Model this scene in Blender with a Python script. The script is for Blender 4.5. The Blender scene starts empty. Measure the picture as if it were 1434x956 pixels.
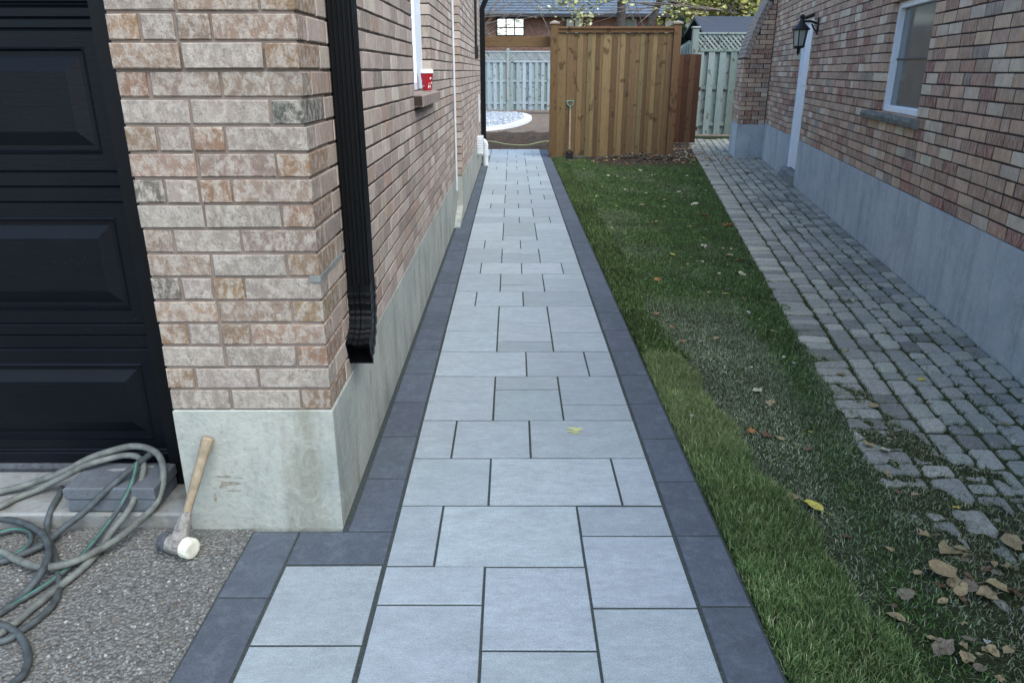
import bpy, math, random
import numpy as np
from mathutils import Vector, Matrix
random.seed(7); RNG = np.random.default_rng(7)
sc = bpy.context.scene
COL = sc.collection
R = math.radians

# ------------------------------------------------------------------ camera, sky, sun, exposure
CAM_H = 1.5; PITCH = 20.0; FPX = 1040.0
cd = bpy.data.cameras.new('camera'); cam = bpy.data.objects.new('camera', cd); COL.objects.link(cam)
cam.location = (0, 0, CAM_H); cam.rotation_euler = (R(90 - PITCH), 0, 0)
cd.sensor_width = 36; cd.lens = 36 * FPX / 1434; cd.clip_start = 0.05; cd.clip_end = 1000
sc.camera = cam
SUN_EL, SUN_AZ = 50.0, 140.0          # azimuth clockwise from +Y
w = bpy.data.worlds.new('World'); sc.world = w; w.use_nodes = True
nt = w.node_tree; nt.nodes.clear()
out = nt.nodes.new('ShaderNodeOutputWorld'); bg = nt.nodes.new('ShaderNodeBackground'); sky = nt.nodes.new('ShaderNodeTexSky')
sky.sky_type = 'NISHITA'; sky.sun_disc = False; sky.sun_elevation = R(SUN_EL); sky.sun_rotation = R(SUN_AZ)
sky.air_density = 1.0; sky.dust_density = 1.3; sky.ozone_density = 1.0
bg.inputs['Strength'].default_value = 0.15
nt.links.new(sky.outputs[0], bg.inputs[0]); nt.links.new(bg.outputs[0], out.inputs[0])
sd = bpy.data.lights.new('sun', 'SUN'); sd.energy = 1.3; sd.angle = R(60); sd.color = (1, 1, .985)
sun = bpy.data.objects.new('sun', sd); COL.objects.link(sun)
sun.rotation_euler = (R(90 - SUN_EL), 0, R(180 - SUN_AZ)); sun.location = (0, -5, 12)
sc.view_settings.view_transform = 'Standard'; sc.view_settings.look = 'None'
sc.view_settings.exposure = 1.55; sc.view_settings.gamma = 1.0
sc.view_settings.use_curve_mapping = False
sc.render.engine = 'CYCLES'
sc.cycles.max_bounces = 6

# ------------------------------------------------------------------ measuring helpers (pixel -> place)
_c, _s = math.cos(R(PITCH)), math.sin(R(PITCH))
def ray(x, y):
    u = (x - 717) / FPX; v = (y - 478) / FPX
    return u, _c - v * _s, -(_s + v * _c)
def G(x, y, z=0.0):                     # pixel -> point on the level z
    a, b, e = ray(x, y); t = (z - CAM_H) / e
    return Vector((a * t, b * t, z))
def proj(p):
    Z = p[2] - CAM_H; dep = p[1] * _c - Z * _s
    if dep < .05: return None
    return 717 + FPX * p[0] / dep, 478 - FPX * (p[1] * _s + Z * _c) / dep, dep

# ------------------------------------------------------------------ materials
def srgb(r, g, b):
    f = lambda c: ((c / 255 + .055) / 1.055) ** 2.4 if c > 10 else c / 255 / 12.92
    return (f(r), f(g), f(b), 1)
MATS = {}
class NB:
    def __init__(s, name):
        s.m = bpy.data.materials.new(name); s.m.use_nodes = True; s.t = s.m.node_tree
        s.t.nodes.clear(); s.o = s.t.nodes.new('ShaderNodeOutputMaterial'); s.p = s.t.nodes.new('ShaderNodeBsdfPrincipled')
        s.t.links.new(s.p.outputs[0], s.o.inputs[0]); MATS[name] = s.m
    def n(s, k, **kw):
        q = s.t.nodes.new(k)
        for a, b in kw.items(): setattr(q, a, b)
        return q
    def l(s, a, b): s.t.links.new(a, b)
    def pos(s, scale=(1, 1, 1), rot=(0, 0, 0), obj=False):
        if obj: g = s.n('ShaderNodeTexCoord').outputs['Object']
        else: g = s.n('ShaderNodeNewGeometry').outputs['Position']
        m = s.n('ShaderNodeMapping'); m.inputs['Scale'].default_value = scale; m.inputs['Rotation'].default_value = rot
        s.l(g, m.inputs[0]); return m.outputs[0]
    def noise(s, vec, scale, detail=6, rough=.6, dist=0.0):
        q = s.n('ShaderNodeTexNoise'); q.inputs['Scale'].default_value = scale; q.inputs['Detail'].default_value = detail
        q.inputs['Roughness'].default_value = rough; q.inputs['Distortion'].default_value = dist
        s.l(vec, q.inputs['Vector']); return q.outputs['Fac']
    def ramp(s, fac, stops):
        q = s.n('ShaderNodeValToRGB'); e = q.color_ramp.elements
        while len(e) < len(stops): e.new(.5)
        for el, (p, c) in zip(e, stops):
            el.position = p; el.color = c if hasattr(c, '__len__') else (c, c, c, 1)
        s.l(fac, q.inputs[0]); return q.outputs[0]
    def mix(s, fac, a, b, mode='MIX'):
        q = s.n('ShaderNodeMix', data_type='RGBA', blend_type=mode)
        for k, v in ((0, fac), (6, a), (7, b)):
            if hasattr(v, 'is_linked') or hasattr(v, 'links'): s.l(v, q.inputs[k])
            else: q.inputs[k].default_value = v
        return q.outputs[2]
    def attr(s, name='col'):
        q = s.n('ShaderNodeAttribute'); q.attribute_name = name; return q.outputs['Color']
    def bump(s, h, strength=.3, dist=.01, prev=None):
        q = s.n('ShaderNodeBump'); q.inputs['Strength'].default_value = strength; q.inputs['Distance'].default_value = dist
        s.l(h, q.inputs['Height'])
        if prev is not None: s.l(prev, q.inputs['Normal'])
        return q.outputs[0]
    def fin(s, col=None, rough=.8, normal=None, spec=.3, metal=0.0):
        if col is not None:
            if hasattr(col, 'links'): s.l(col, s.p.inputs['Base Color'])
            else: s.p.inputs['Base Color'].default_value = col
        if hasattr(rough, 'links'): s.l(rough, s.p.inputs['Roughness'])
        else: s.p.inputs['Roughness'].default_value = rough
        if normal is not None: s.l(normal, s.p.inputs['Normal'])
        s.p.inputs['Specular IOR Level'].default_value = spec; s.p.inputs['Metallic'].default_value = metal
        return s.m

def simple(name, col, rough=.7, spec=.3, metal=0.0, var=.12, nscale=14, bump=.15, bdist=.004):
    b = NB(name); v = b.pos(); f = b.noise(v, nscale)
    lo = tuple(c * (1 - var) for c in col[:3]) + (1,); hi = tuple(min(1, c * (1 + var)) for c in col[:3]) + (1,)
    c = b.ramp(f, [(.3, lo), (.7, hi)])
    return b.fin(c, rough, b.bump(b.noise(v, nscale * 6, 4), bump, bdist), spec, metal)

def m_brick(name, pale, stretch, amt, speck=.6):
    b = NB(name); base = b.attr()
    v = b.pos(stretch); f1 = b.noise(v, 42, 8, .72, .3); f2 = b.noise(b.pos((1, 1, .7)), 150, 3, .7)
    f3 = b.noise(b.pos(), 9, 4, .6); f4 = b.noise(b.pos(), 75, 5, .7, .5)
    c = b.mix(b.ramp(f1, [(.44, 0), (.58, amt)]), base, pale)
    c = b.mix(b.ramp(f4, [(.30, speck), (.44, 0)]), c, (.11, .095, .085, 1))
    c = b.mix(b.ramp(f3, [(.35, .3), (.6, 0)]), c, (.17, .145, .13, 1))
    c = b.mix(b.ramp(f2, [(.3, .3), (.5, 0)]), c, (.12, .10, .09, 1))
    h = b.mix(.5, f1, f4)
    return b.fin(c, .92, b.bump(h, 1.0, .007), .15)
m_brick('brick_pier', srgb(178, 171, 158), (1, 1, .65), .75, .75)
m_brick('brick_side', srgb(190, 178, 166), (1, 2.2, .3), .55, .35)
m_brick('brick_right', srgb(198, 186, 170), (1.6, 1.6, .35), .6, .5)
def m_plain(name, rough, spec, f1s, f1v, bumps, stretch=(1, 1, 1), fine=120, grain=.5, blot=(1, 1, 1, 1), blotamt=0.0):
    b = NB(name); v = b.pos(stretch); f = b.noise(v, f1s, 6, .65); g = b.noise(b.pos(), fine, 4, .75); k = b.noise(b.pos(stretch), f1s * 4.5, 4, .7)
    c = b.mix(1.0, b.attr(), b.ramp(f, [(.3, 1 - f1v), (.7, 1.0)]), 'MULTIPLY')
    c = b.mix(1.0, c, b.ramp(k, [(.32, 1 - f1v * .9), (.62, 1.0)]), 'MULTIPLY')
    c = b.mix(1.0, c, b.ramp(g, [(.36, 1 - grain), (.58, 1.0)]), 'MULTIPLY')
    if blotamt: c = b.mix(b.ramp(b.noise(b.pos(stretch), f1s * 1.6, 9, .78, .2), [(.5, 0), (.62, blotamt)]), c, blot)
    return b.fin(c, rough, b.bump(g, bumps, .003), spec)
m_plain('slab', .75, .25, 9, .18, .35, (.6, 1.3, 1), 230, .34, srgb(138, 147, 150), .5)
m_plain('border', .8, .2, 8, .18, .3, (1, 1, 1), 220, .3, srgb(110, 118, 124), .3)
m_plain('cobble', .85, .25, 16, .2, .8, (1, 1, 1), 130, .45)
m_plain('leaf', .7, .25, 40, .25, .3, (1, 1, 1), 160, .3)
m_plain('pebble', .8, .3, 60, .25, .3)
def m_grass():
    b = NB('grass'); c = b.attr()
    b.fin(c, .55, None, .3)
    b.p.inputs['Subsurface Weight'].default_value = 0.0
m_grass()
def m_wood(name, stretch, amt=.35):
    b = NB(name); v = b.pos(stretch); f = b.noise(v, 12, 8, .65, .8); k = b.noise(b.pos((1, 1, .75)), 8.5, 2, .5)
    c = b.mix(1.0, b.attr(), b.ramp(f, [(.3, 1 - amt), (.65, 1.0)]), 'MULTIPLY')
    c = b.mix(b.ramp(k, [(.62, 0), (.68, .6)]), c, (.035, .018, .008, 1))
    return b.fin(c, .8, b.bump(f, .4, .004), .2)
m_wood('wood', (5, 5, .5)); m_wood('wood_h', (.5, 5, 5))
def m_parge(name, a, bcol, stain):
    b = NB(name); v = b.pos(); f = b.noise(v, 2.2, 6, .6, .5); g = b.noise(v, 45, 5, .7)
    d = b.noise(b.pos((1.4, 1.4, .25)), 5, 5, .6)
    e = b.noise(v, 11, 6, .7, .8); c = b.ramp(f, [(.36, a), (.64, bcol)]); c = b.mix(b.ramp(d, [(.48, 0), (.68, .7)]), c, stain); c = b.mix(b.ramp(e, [(.5, 0), (.66, .4)]), c, tuple(x * 1.12 for x in bcol[:3]) + (1,))
    c = b.mix(b.ramp(g, [(.3, .25), (.5, 0)]), c, tuple(x * .5 for x in stain[:3]) + (1,))
    return b.fin(c, .88, b.bump(b.mix(.5, e, g), .6, .012), .2)
m_parge('parge_left', srgb(146, 152, 145), srgb(168, 171, 160), srgb(122, 122, 106))
m_parge('parge_right', srgb(158, 168, 174), srgb(180, 187, 188), srgb(140, 147, 150))
m_parge('concrete', srgb(122, 126, 124), srgb(140, 144, 140), srgb(100, 98, 88))
simple('mortar_light', srgb(128, 116, 106), .95, .1, var=.2)
simple('mortar_dark', srgb(62, 55, 50), .95, .1, var=.2)
simple('joint_sand', srgb(62, 68, 66), .95, .1, var=.35, nscale=120)
simple('black_metal', (.002, .0028, .0036, 1), .42, .22, var=.3, bump=.05)
simple('white_paint', srgb(224, 230, 234), .45, .4, var=.04, bump=.05)
simple('white_plastic', srgb(200, 205, 205), .4, .4, var=.05, bump=.05)
simple('frame_white', srgb(222, 232, 238), .4, .4, var=.06, bump=.05)
simple('dark_bronze', (.012, .012, .013, 1), .45, .4, var=.3)
simple('hose_grey', srgb(96, 101, 96), .6, .3, var=.4, nscale=25, bump=.3)
simple('hose_dark', srgb(66, 73, 74), .6, .3, var=.4, nscale=25, bump=.3)
simple('hose_green', srgb(52, 112, 92), .5, .4, var=.3, nscale=25, bump=.1)
simple('handle_wood', srgb(142, 130, 108), .75, .2, var=.25, nscale=30)
simple('taped', srgb(128, 126, 120), .85, .2, var=.45, nscale=60, bump=.6)
simple('rubber_white', srgb(205, 205, 188), .8, .2, var=.2, nscale=60, bump=.4)
simple('rubber_black', srgb(72, 76, 80), .8, .2, var=.4, nscale=60, bump=.4)
simple('cup_red', srgb(150, 16, 30), .5, .4, var=.05)
simple('cup_white', srgb(232, 232, 230), .5, .4, var=.02)
simple('soil', srgb(84, 74, 64), .98, .1, var=.45, nscale=30, bump=1.0, bdist=.03)
simple('yard_soil', srgb(122, 110, 96), .98, .1, var=.3, nscale=6, bump=.8, bdist=.05)
simple('moss_soil', srgb(68, 74, 46), .98, .1, var=.45, nscale=12, bump=.8, bdist=.01)
simple('lawn_soil', srgb(74, 82, 56), .98, .05, var=.4, nscale=40, bump=1.0, bdist=.02)
simple('roof_metal', srgb(86, 98, 108), .5, .5, var=.1)
simple('shed_roof', srgb(56, 62, 70), .5, .4, var=.05)
simple('bark', srgb(92, 86, 80), .95, .1, var=.35, nscale=12, bump=1.0, bdist=.04)
simple('twig', srgb(112, 104, 96), .95, .1, var=.3)
simple('far_brick', srgb(104, 82, 72), .95, .1, var=.35, nscale=8, bump=.6)
simple('stone_sill', srgb(122, 126, 120), .9, .2, var=.3, nscale=20, bump=.8, bdist=.012)
simple('scrape_brown', srgb(136, 133, 120), .95, .1, var=.3, nscale=80)
simple('paint_yellow', srgb(178, 184, 128), .8, .2, var=.15, nscale=90)
simple('white_edging', srgb(214, 218, 218), .6, .3, var=.06)
simple('curtain', srgb(118, 122, 122), .9, .1, var=.15, nscale=6)
b = NB('glass_reflect'); b.fin((.75, .8, .85, 1), .03, None, .5, .92)
b = NB('lamp_glass'); b.fin(srgb(150, 158, 150), .25, None, .5)
def m_winglass():
    b = NB('glass'); b.fin((.9, .95, .95, 1), .02, None, .5)
    b.p.inputs['Transmission Weight'].default_value = 1.0; b.p.inputs['IOR'].default_value = 1.12
m_winglass()
def m_doorpaint():
    b = NB('door_black'); v = b.pos((.5, 1, 6)); f = b.noise(v, 14, 7, .65, .7); d = b.noise(b.pos((1, 1, .8)), 130, 2, .5)
    e = b.noise(b.pos(), 2.0, 3, .5)
    c = b.mix(b.ramp(d, [(.73, 0), (.78, .35)]), (.002, .0035, .006, 1), (.07, .08, .09, 1))
    c = b.mix(b.ramp(e, [(.45, 0), (.75, .10)]), c, (.02, .025, .03, 1))
    b.fin(c, .4, b.bump(f, .25, .003), .18)
m_doorpaint()
def m_drive():
    b = NB('aggregate'); v = b.pos()
    vo = b.n('ShaderNodeTexVoronoi'); vo.inputs['Scale'].default_value = 85; b.l(v, vo.inputs['Vector'])
    c = b.ramp(vo.outputs['Color'], [(.1, srgb(92, 94, 92)), (.5, srgb(116, 118, 114)), (.9, srgb(140, 141, 135))])
    f = b.noise(v, 2.5, 5, .6); c = b.mix(b.ramp(f, [(.4, .65), (.65, .2)]), c, srgb(108, 108, 103))
    c = b.mix(b.ramp(vo.outputs['Distance'], [(.35, 0), (.7, .8)]), c, srgb(84, 84, 80))
    hb = b.ramp(vo.outputs['Distance'], [(.0, 1.0), (.8, 0.0)])
    b.fin(c, .9, b.bump(hb, .8, .008), .2)
m_drive()

# ------------------------------------------------------------------ object helpers
def tag(o, label=None, cat=None, group=None, kind=None):
    if label: o['label'] = label
    if cat: o['category'] = cat
    if group: o['group'] = group
    if kind: o['kind'] = kind
    return o
def empty(name, loc=(0, 0, 0), parent=None):
    o = bpy.data.objects.new(name, None); COL.objects.link(o); o.location = loc; o.empty_display_size = .1
    if parent: o.parent = parent
    return o
def wloc(o):
    v = Vector(o.location)
    while o.parent: o = o.parent; v = v + Vector(o.location)
    return v
def mkmesh(name, V, F, cols=None, smooth=False):
    me = bpy.data.meshes.new(name)
    V = np.asarray(V, dtype=np.float32)
    if isinstance(F, np.ndarray):
        n, k = F.shape
        me.vertices.add(len(V)); me.vertices.foreach_set('co', V.ravel())
        me.loops.add(n * k); me.loops.foreach_set('vertex_index', F.ravel().astype(np.int32))
        me.polygons.add(n); me.polygons.foreach_set('loop_start', np.arange(0, n * k, k, dtype=np.int32))
        me.update(calc_edges=True)
    else:
        me.from_pydata(V.tolist(), [], F); me.update()
    if cols is not None:
        a = me.color_attributes.new('col', 'FLOAT_COLOR', 'POINT')
        c = np.ones((len(V), 4), dtype=np.float32); c[:, :3] = np.asarray(cols, dtype=np.float32)[..., :3]
        a.data.foreach_set('color', c.ravel())
    if smooth: me.polygons.foreach_set('use_smooth', [True] * len(me.polygons))
    return me
def place(name, V, F, mat, parent=None, cols=None, smooth=False, origin=None):
    """V in world coordinates; the object's origin is the middle of its base unless given."""
    V = np.asarray(V, dtype=np.float64)
    if origin is None:
        lo, hi = V.min(0), V.max(0); origin = ((lo[0] + hi[0]) / 2, (lo[1] + hi[1]) / 2, lo[2])
    me = mkmesh(name, V - np.array(origin), F, cols, smooth)
    me.materials.append(MATS[mat])
    o = bpy.data.objects.new(name, me); COL.objects.link(o)
    if parent: o.parent = parent; o.location = Vector(origin) - wloc(parent)
    else: o.location = origin
    return o
class MB:
    def __init__(s): s.V = []; s.F = []; s.C = []
    def add(s, V, F, col=None):
        n = len(s.V); s.V += [tuple(v) for v in V]; s.F += [tuple(i + n for i in f) for f in F]
        s.C += [col or (.5, .5, .5)] * len(V)
    def box(s, x0, x1, y0, y1, z0, z1, ch=0.0, col=None, M=None):
        if ch <= 0:
            V = [(x, y, z) for z in (z0, z1) for x, y in ((x0, y0), (x1, y0), (x1, y1), (x0, y1))]
            F = [(3, 2, 1, 0), (4, 5, 6, 7), (0, 1, 5, 4), (1, 2, 6, 5), (2, 3, 7, 6), (3, 0, 4, 7)]
        else:
            V = []
            for z, i in ((z0, ch), (z0 + ch, 0), (z1 - ch, 0), (z1, ch)):
                V += [(x0 + i, y0 + i, z), (x1 - i, y0 + i, z), (x1 - i, y1 - i, z), (x0 + i, y1 - i, z)]
            F = [(3, 2, 1, 0), (12, 13, 14, 15)]
            for r in (0, 4, 8):
                F += [(r + a, r + (a + 1) % 4, r + 4 + (a + 1) % 4, r + 4 + a) for a in range(4)]
        if M is not None: V = [tuple(M @ Vector(v)) for v in V]
        s.add(V, F, col); return s
    def tube(s, pts, r, n=8, caps=True, col=None):
        pts = [Vector(p) for p in pts]; rs = r if hasattr(r, '__len__') else [r] * len(pts)
        V = []; F = []; prev = None
        for i, p in enumerate(pts):
            t = (pts[min(i + 1, len(pts) - 1)] - pts[max(i - 1, 0)]).normalized()
            if prev is None:
                a = Vector((0, 0, 1)) if abs(t.z) < .9 else Vector((1, 0, 0))
                u = t.cross(a).normalized()
            else: u = (prev - t * prev.dot(t)).normalized()
            prev = u; q = t.cross(u)
            for k in range(n):
                an = 2 * math.pi * k / n; V.append(p + (u * math.cos(an) + q * math.sin(an)) * rs[i])
        for i in range(len(pts) - 1):
            for k in range(n): F.append((i * n + k, i * n + (k + 1) % n, (i + 1) * n + (k + 1) % n, (i + 1) * n + k))
        if caps: F.append(tuple(range(n))[::-1]); F.append(tuple((len(pts) - 1) * n + k for k in range(n)))
        s.add(V, F, col); return s
    def lathe(s, c, prof, n=16, col=None):
        V = [(c[0] + r * math.cos(2 * math.pi * k / n), c[1] + r * math.sin(2 * math.pi * k / n), c[2] + z) for r, z in prof for k in range(n)]
        F = [(i * n + k, i * n + (k + 1) % n, (i + 1) * n + (k + 1) % n, (i + 1) * n + k) for i in range(len(prof) - 1) for k in range(n)]
        F += [tuple(range(n))[::-1], tuple((len(prof) - 1) * n + k for k in range(n))]
        s.add(V, F, col); return s
    def prism(s, poly, ax, a0, a1, col=None):
        """poly in the plane across axis ax ('x','y','z'), pushed from a0 to a1"""
        def mk(p, a): return {'x': (a, p[0], p[1]), 'y': (p[0], a, p[1]), 'z': (p[0], p[1], a)}[ax]
        n = len(poly); V = [mk(p, a0) for p in poly] + [mk(p, a1) for p in poly]
        F = [tuple(range(n))[::-1], tuple(range(n, 2 * n))] + [(i, (i + 1) % n, n + (i + 1) % n, n + i) for i in range(n)]
        s.add(V, F, col); return s
    def build(s, name, mat, parent=None, cols=False, smooth=False, origin=None):
        return place(name, s.V, s.F, mat, parent, s.C if cols else None, smooth, origin)

def spline(pts, k=6):
    P = [Vector(p) for p in pts]; o = []
    for i in range(len(P) - 1):
        a, b, c, d = P[max(i - 1, 0)], P[i], P[i + 1], P[min(i + 2, len(P) - 1)]
        for j in range(k):
            t = j / k
            o.append(.5 * ((2 * b) + (c - a) * t + (2 * a - 5 * b + 4 * c - d) * t * t + (3 * b - a - 3 * c + d) * t ** 3))
    return o + [P[-1]]

class Pieces:
    """many small look-alike pieces: the largest in view become objects, the rest one joined part"""
    def __init__(s): s.L = []
    def add(s, V, F, col): s.L.append((np.array([tuple(v) for v in V], dtype=np.float64), F, col))
    def brick(s, O, U, W, N, u0, u1, w0, w1, n0, n1, ch, col, jit=.0012):
        V = []
        for nn, i in ((n0, 0), (n1 - ch, 0), (n1, ch)):
            for uu, ww in ((u0 + i, w0 + i), (u1 - i, w0 + i), (u1 - i, w1 - i), (u0 + i, w1 - i)):
                a, b2, c2 = (random.uniform(-jit, jit) for _ in range(3)) if nn > n0 else (0, 0, 0)
                V.append(O + U * (uu + a) + W * (ww + b2) + N * (nn + c2 * .35))
        F = []
        for r in (0, 4): F += [(r + a, r + (a + 1) % 4, r + 4 + (a + 1) % 4, r + 4 + a) for a in range(4)]
        F.append((8, 9, 10, 11)); F.append((3, 2, 1, 0))
        if U.cross(W).dot(N) < 0: F = [f[::-1] for f in F]
        s.add(V, F, col)
    def area(s, V):
        q = [proj(v) for v in V]
        if any(a is None for a in q): return 0
        x = [min(max(a[0], 0), 1434) for a in q]; y = [min(max(a[1], 0), 956) for a in q]
        return (max(x) - min(x)) * (max(y) - min(y))
    def finish(s, name, mat, parent, limit=300, rest='stuff', minarea=30, smooth=False):
        L = sorted(s.L, key=lambda p: -s.area(p[0]))
        n = 0
        for V, F, c in L:
            if n >= limit or s.area(V) < minarea: break
            place(name, V, F, mat, parent, [c] * len(V), smooth); n += 1
        b = MB()
        for V, F, c in L[n:]: b.add(V, F, c)
        if b.V:
            o = b.build(rest, mat, parent, True, smooth); o['kind'] = 'stuff'
        return n
def vary(c, v=.08, h=.03):
    k = 1 + random.uniform(-v, v); return tuple(max(0, x * k * (1 + random.uniform(-h, h))) for x in c[:3])
def pick(ws):
    r = random.random() * sum(a for a, _ in ws)
    for a, c in ws:
        r -= a
        if r <= 0: return c
    return ws[-1][1]
VX, VY, VZ = Vector((1, 0, 0)), Vector((0, 1, 0)), Vector((0, 0, 1))
_nz = RNG.uniform(0, 2 * math.pi, (12, 3))
def nz2(x, y, s=1.0):
    """cheap smooth noise, about -1..1"""
    x = np.asarray(x) * s; y = np.asarray(y) * s; r = 0
    for i in range(6):
        a = _nz[i, 0]; k = 1.0 + i * .55
        r = r + np.sin(k * (x * math.cos(a) + y * math.sin(a)) + _nz[i, 1]) / (1 + i * .35)
    return r / 2.2

# key dimensions --------------------------------------------------------------
LX0, LX1 = -.408, .555          # light slab field
BW = .158                        # border paver width
WX = -.593                       # left wall face
WX2 = -.53                       # left wall, stepped-out length
FTL = .452                       # top of left foundation
SL = .187; RB = 1.965            # right wall: X = RB + SL * Y
FTR = .612
EB, ES = .99, .172               # left edge of the cobbled side path: X = EB + ES * Y
def edge_x(y): return EB + ES * y
def wall_x(y): return RB + SL * y

# ================================================================== GROUND
def sheet(name, x0, x1, y0, y1, z, mat, kind='structure'):
    o = place(name, [(x0, y0, z), (x1, y0, z), (x1, y1, z), (x0, y1, z)], [(0, 1, 2, 3)], mat); o['kind'] = kind; return o
sheet('ground', -150, 150, -100, 220, -.07, 'yard_soil')
# driveway slab in front of the garage
b = MB(); b.box(-6.0, -.899, -5.0, 2.225, -.06, -.004, .004)
drive = b.build('driveway', 'aggregate'); drive['kind'] = 'structure'
# exposed stones of the aggregate
st = MB()
for i in range(11000):
    x = -.905 - random.random() ** 1.15 * 1.25; y = random.uniform(1.15, 2.21); r = random.uniform(.0022, .0075)
    if nz2(x, y, 9) < random.uniform(-1.4, .6): continue
    a = random.uniform(0, 6.28); h = r * random.uniform(.35, .6); e = random.uniform(.5, .9)
    ring = []
    for k in range(6):
        t = a + k * math.pi / 3; rr = r * random.uniform(.75, 1.15)
        px, py = math.cos(t) * rr, math.sin(t) * rr * e
        ring.append((x + px * math.cos(a) - py * math.sin(a), y + px * math.sin(a) + py * math.cos(a)))
    V = [(p[0], p[1], -.0045) for p in ring] + [(x + (p[0] - x) * .6, y + (p[1] - y) * .6, -.004 + h) for p in ring]
    F = [(k, (k + 1) % 6, 6 + (k + 1) % 6, 6 + k) for k in range(6)] + [(6, 7, 8, 9, 10, 11)]
    st.add(V, F, vary(pick([(5, srgb(116, 118, 114)), (3, srgb(140, 142, 137)), (1.0, srgb(172, 174, 168)), (3, srgb(92, 93, 90)), (1, srgb(124, 116, 104))]), .1))
o = st.build('aggregate_stones', 'pebble', drive, True); o['kind'] = 'stuff'

# ------------------------------------------------------------------ paved path
path = empty('path', (0, 0, -.055)); path['kind'] = 'structure'
def bed(x0, x1, y0, y1, z):
    b = MB(); b.box(x0, x1, y0, y1, -.055, z); return b.build('sand_bed', 'joint_sand', path)
bed(-.590, .722, 2.2, 15.58, -.0026); bed(-.899, .7221, -1.5, 2.199, -.0029); bed(-1.2, -.591, 14.3, 15.57, -.0032)
J = .0043
def slab(pc, x0, x1, y0, y1, col, ch=.0014, top=0.0):
    x0 += J; x1 -= J; y0 += J; y1 -= J; t = top + random.uniform(-.0006, .0008)
    tx = random.uniform(-.0006, .0006)
    V = []
    for z, i in ((-.05, 0), (t - ch, 0), (t, ch)):
        for k, (x, y) in enumerate(((x0 + i, y0 + i), (x1 - i, y0 + i), (x1 - i, y1 - i), (x0 + i, y1 - i))):
            V.append((x + random.uniform(-.0008, .0008), y + random.uniform(-.0008, .0008), z + (tx * (1 if k in (1, 2) else -1) if z > -.04 else 0)))
    F = [(8, 9, 10, 11)]
    for r in (0, 4): F += [(r + a, r + (a + 1) % 4, r + 4 + (a + 1) % 4, r + 4 + a) for a in range(4)]
    pc.add(V, F, col)
slabs = Pieces(); SC = srgb(167, 178, 180)
def S(x0, x1, y0, y1): slab(slabs, x0, x1, y0, y1, vary(SC, .13, .014))
C0, C1, C2, C3 = LX0, -.087, .237, LX1
A1, A2, B1_, B2_ = -.252, -.087, .078, .407
def row3(y0, y1, cuts):
    xs = [LX0] + cuts + [LX1]
    for a, c in zip(xs, xs[1:]): S(a, c, y0, y1)
def block(y0, y1, l, m, r):
    for (a, c), cut in (((C0, C1), l), ((C1, C2), m), ((C2, C3), r)):
        ys = [y0] + cut + [y1]
        for p, q in zip(ys, ys[1:]): S(a, c, p, q)
# near block, read off the photograph
S(C0, C1, 1.47, 1.82); S(C0, C1, 1.82, 2.005); S(C1, C2, 1.275, 1.632); S(C1, C2, 1.632, 2.0)
S(C2, C3, 1.45, 1.805); S(C2, C3, 1.805, 2.17); S(C2, C3, 2.17, 2.355)
S(C0, A1, 2.005, 2.36); S(A1, C2, 2.0, 2.36)
S(-.733, -.415, 1.652, 2.008); S(-.733, -.415, 1.295, 1.652)
# the slabs under and behind the viewer
y = 1.295
while y > -1.4:
    S(-.733, -.415, y - .355, y); y -= .355
for (a, c), y in (((C0, C1), 1.47), ((C1, C2), 1.275), ((C2, C3), 1.45)):
    k = 0
    while y > -1.4:
        d = (.355, .178, .355, .53)[k % 4]; S(a, c, max(y - d, -1.45), y); y -= d; k += 1
row3(2.36, 2.715, [A2, B2_]); row3(2.715, 3.068, [A1, B1_])
block(3.068, 3.59, [], [3.42], [3.237]); row3(3.59, 3.953, [B1_, B2_])
block(3.953, 4.82, [4.313], [4.122, 4.468], [4.282]); row3(4.82, 5.173, [A1, B1_])
block(5.173, 5.68, [], [5.35], [5.5]); row3(5.68, 6.03, [A1, B1_, B2_])
block(6.03, 6.555, [], [6.38], []); row3(6.555, 6.905, [A1, B1_])
block(6.905, 7.765, [7.262], [7.075, 7.62], [7.405]); row3(7.765, 8.11, [B1_, B2_])
block(8.11, 8.645, [8.32], [], [8.43]); row3(8.645, 8.995, [A1, B1_])
S(C0, C1, 8.995, 9.67); S(C1, B2_, 9.27, 9.67); S(B2_, C3, 9.27, 9.67); S(C1, C2, 8.995, 9.27); S(C2, C3, 8.995, 9.27)
y = 9.67; k = 0
while y < 15.4:
    if k % 2 == 0:
        y2 = min(y + .352, 15.575); row3(y, y2, [[A1, B1_, C2], [B1_, B2_], [A2, B2_], [A1, B1_, B2_]][(k // 2) % 4])
    else:
        y2 = min(y + .53, 15.575)
        if y2 - y > .4: block(y, y2, [[], [y + .18]][k // 2 % 2], [[y + .35], []][k // 2 % 2], [[y + .18], [], [y + .35]][k // 2 % 3])
        else: row3(y, y2, [A1, B1_])
    y = y2; k += 1
for x0, x1 in ((-.735, -.411), (-1.06, -.735)): S(x0, x1, 14.33, 14.95); S(x0, x1, 14.95, 15.56)
slabs.finish('paving_slab', 'slab', path, 300)
bord = Pieces(); BC = srgb(90, 98, 106)
def Bd(x0, x1, y0, y1): slab(bord, x0, x1, y0, y1, vary(BC, .1, .02), .002, .001)
y = 1.808 - .358 * 9
while y < 15.4:
    Bd(LX1 + .004, LX1 + .004 + BW, y, min(y + .358, 15.57)); y += .3585
y = 2.196
while y < 14.2:
    x0 = (-.572 if y < 7.6 else WX2 + .008); Bd(x0, LX0 - .004, y, y + .356); y += .3565
Bd(-.735, LX0 - .004, 2.012, 2.196)
y = 2.196
while y > -1.3:
    Bd(-.897, -.735, y - .345, y); y -= .345
bord.finish('border_paver', 'border', path, 300)
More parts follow.
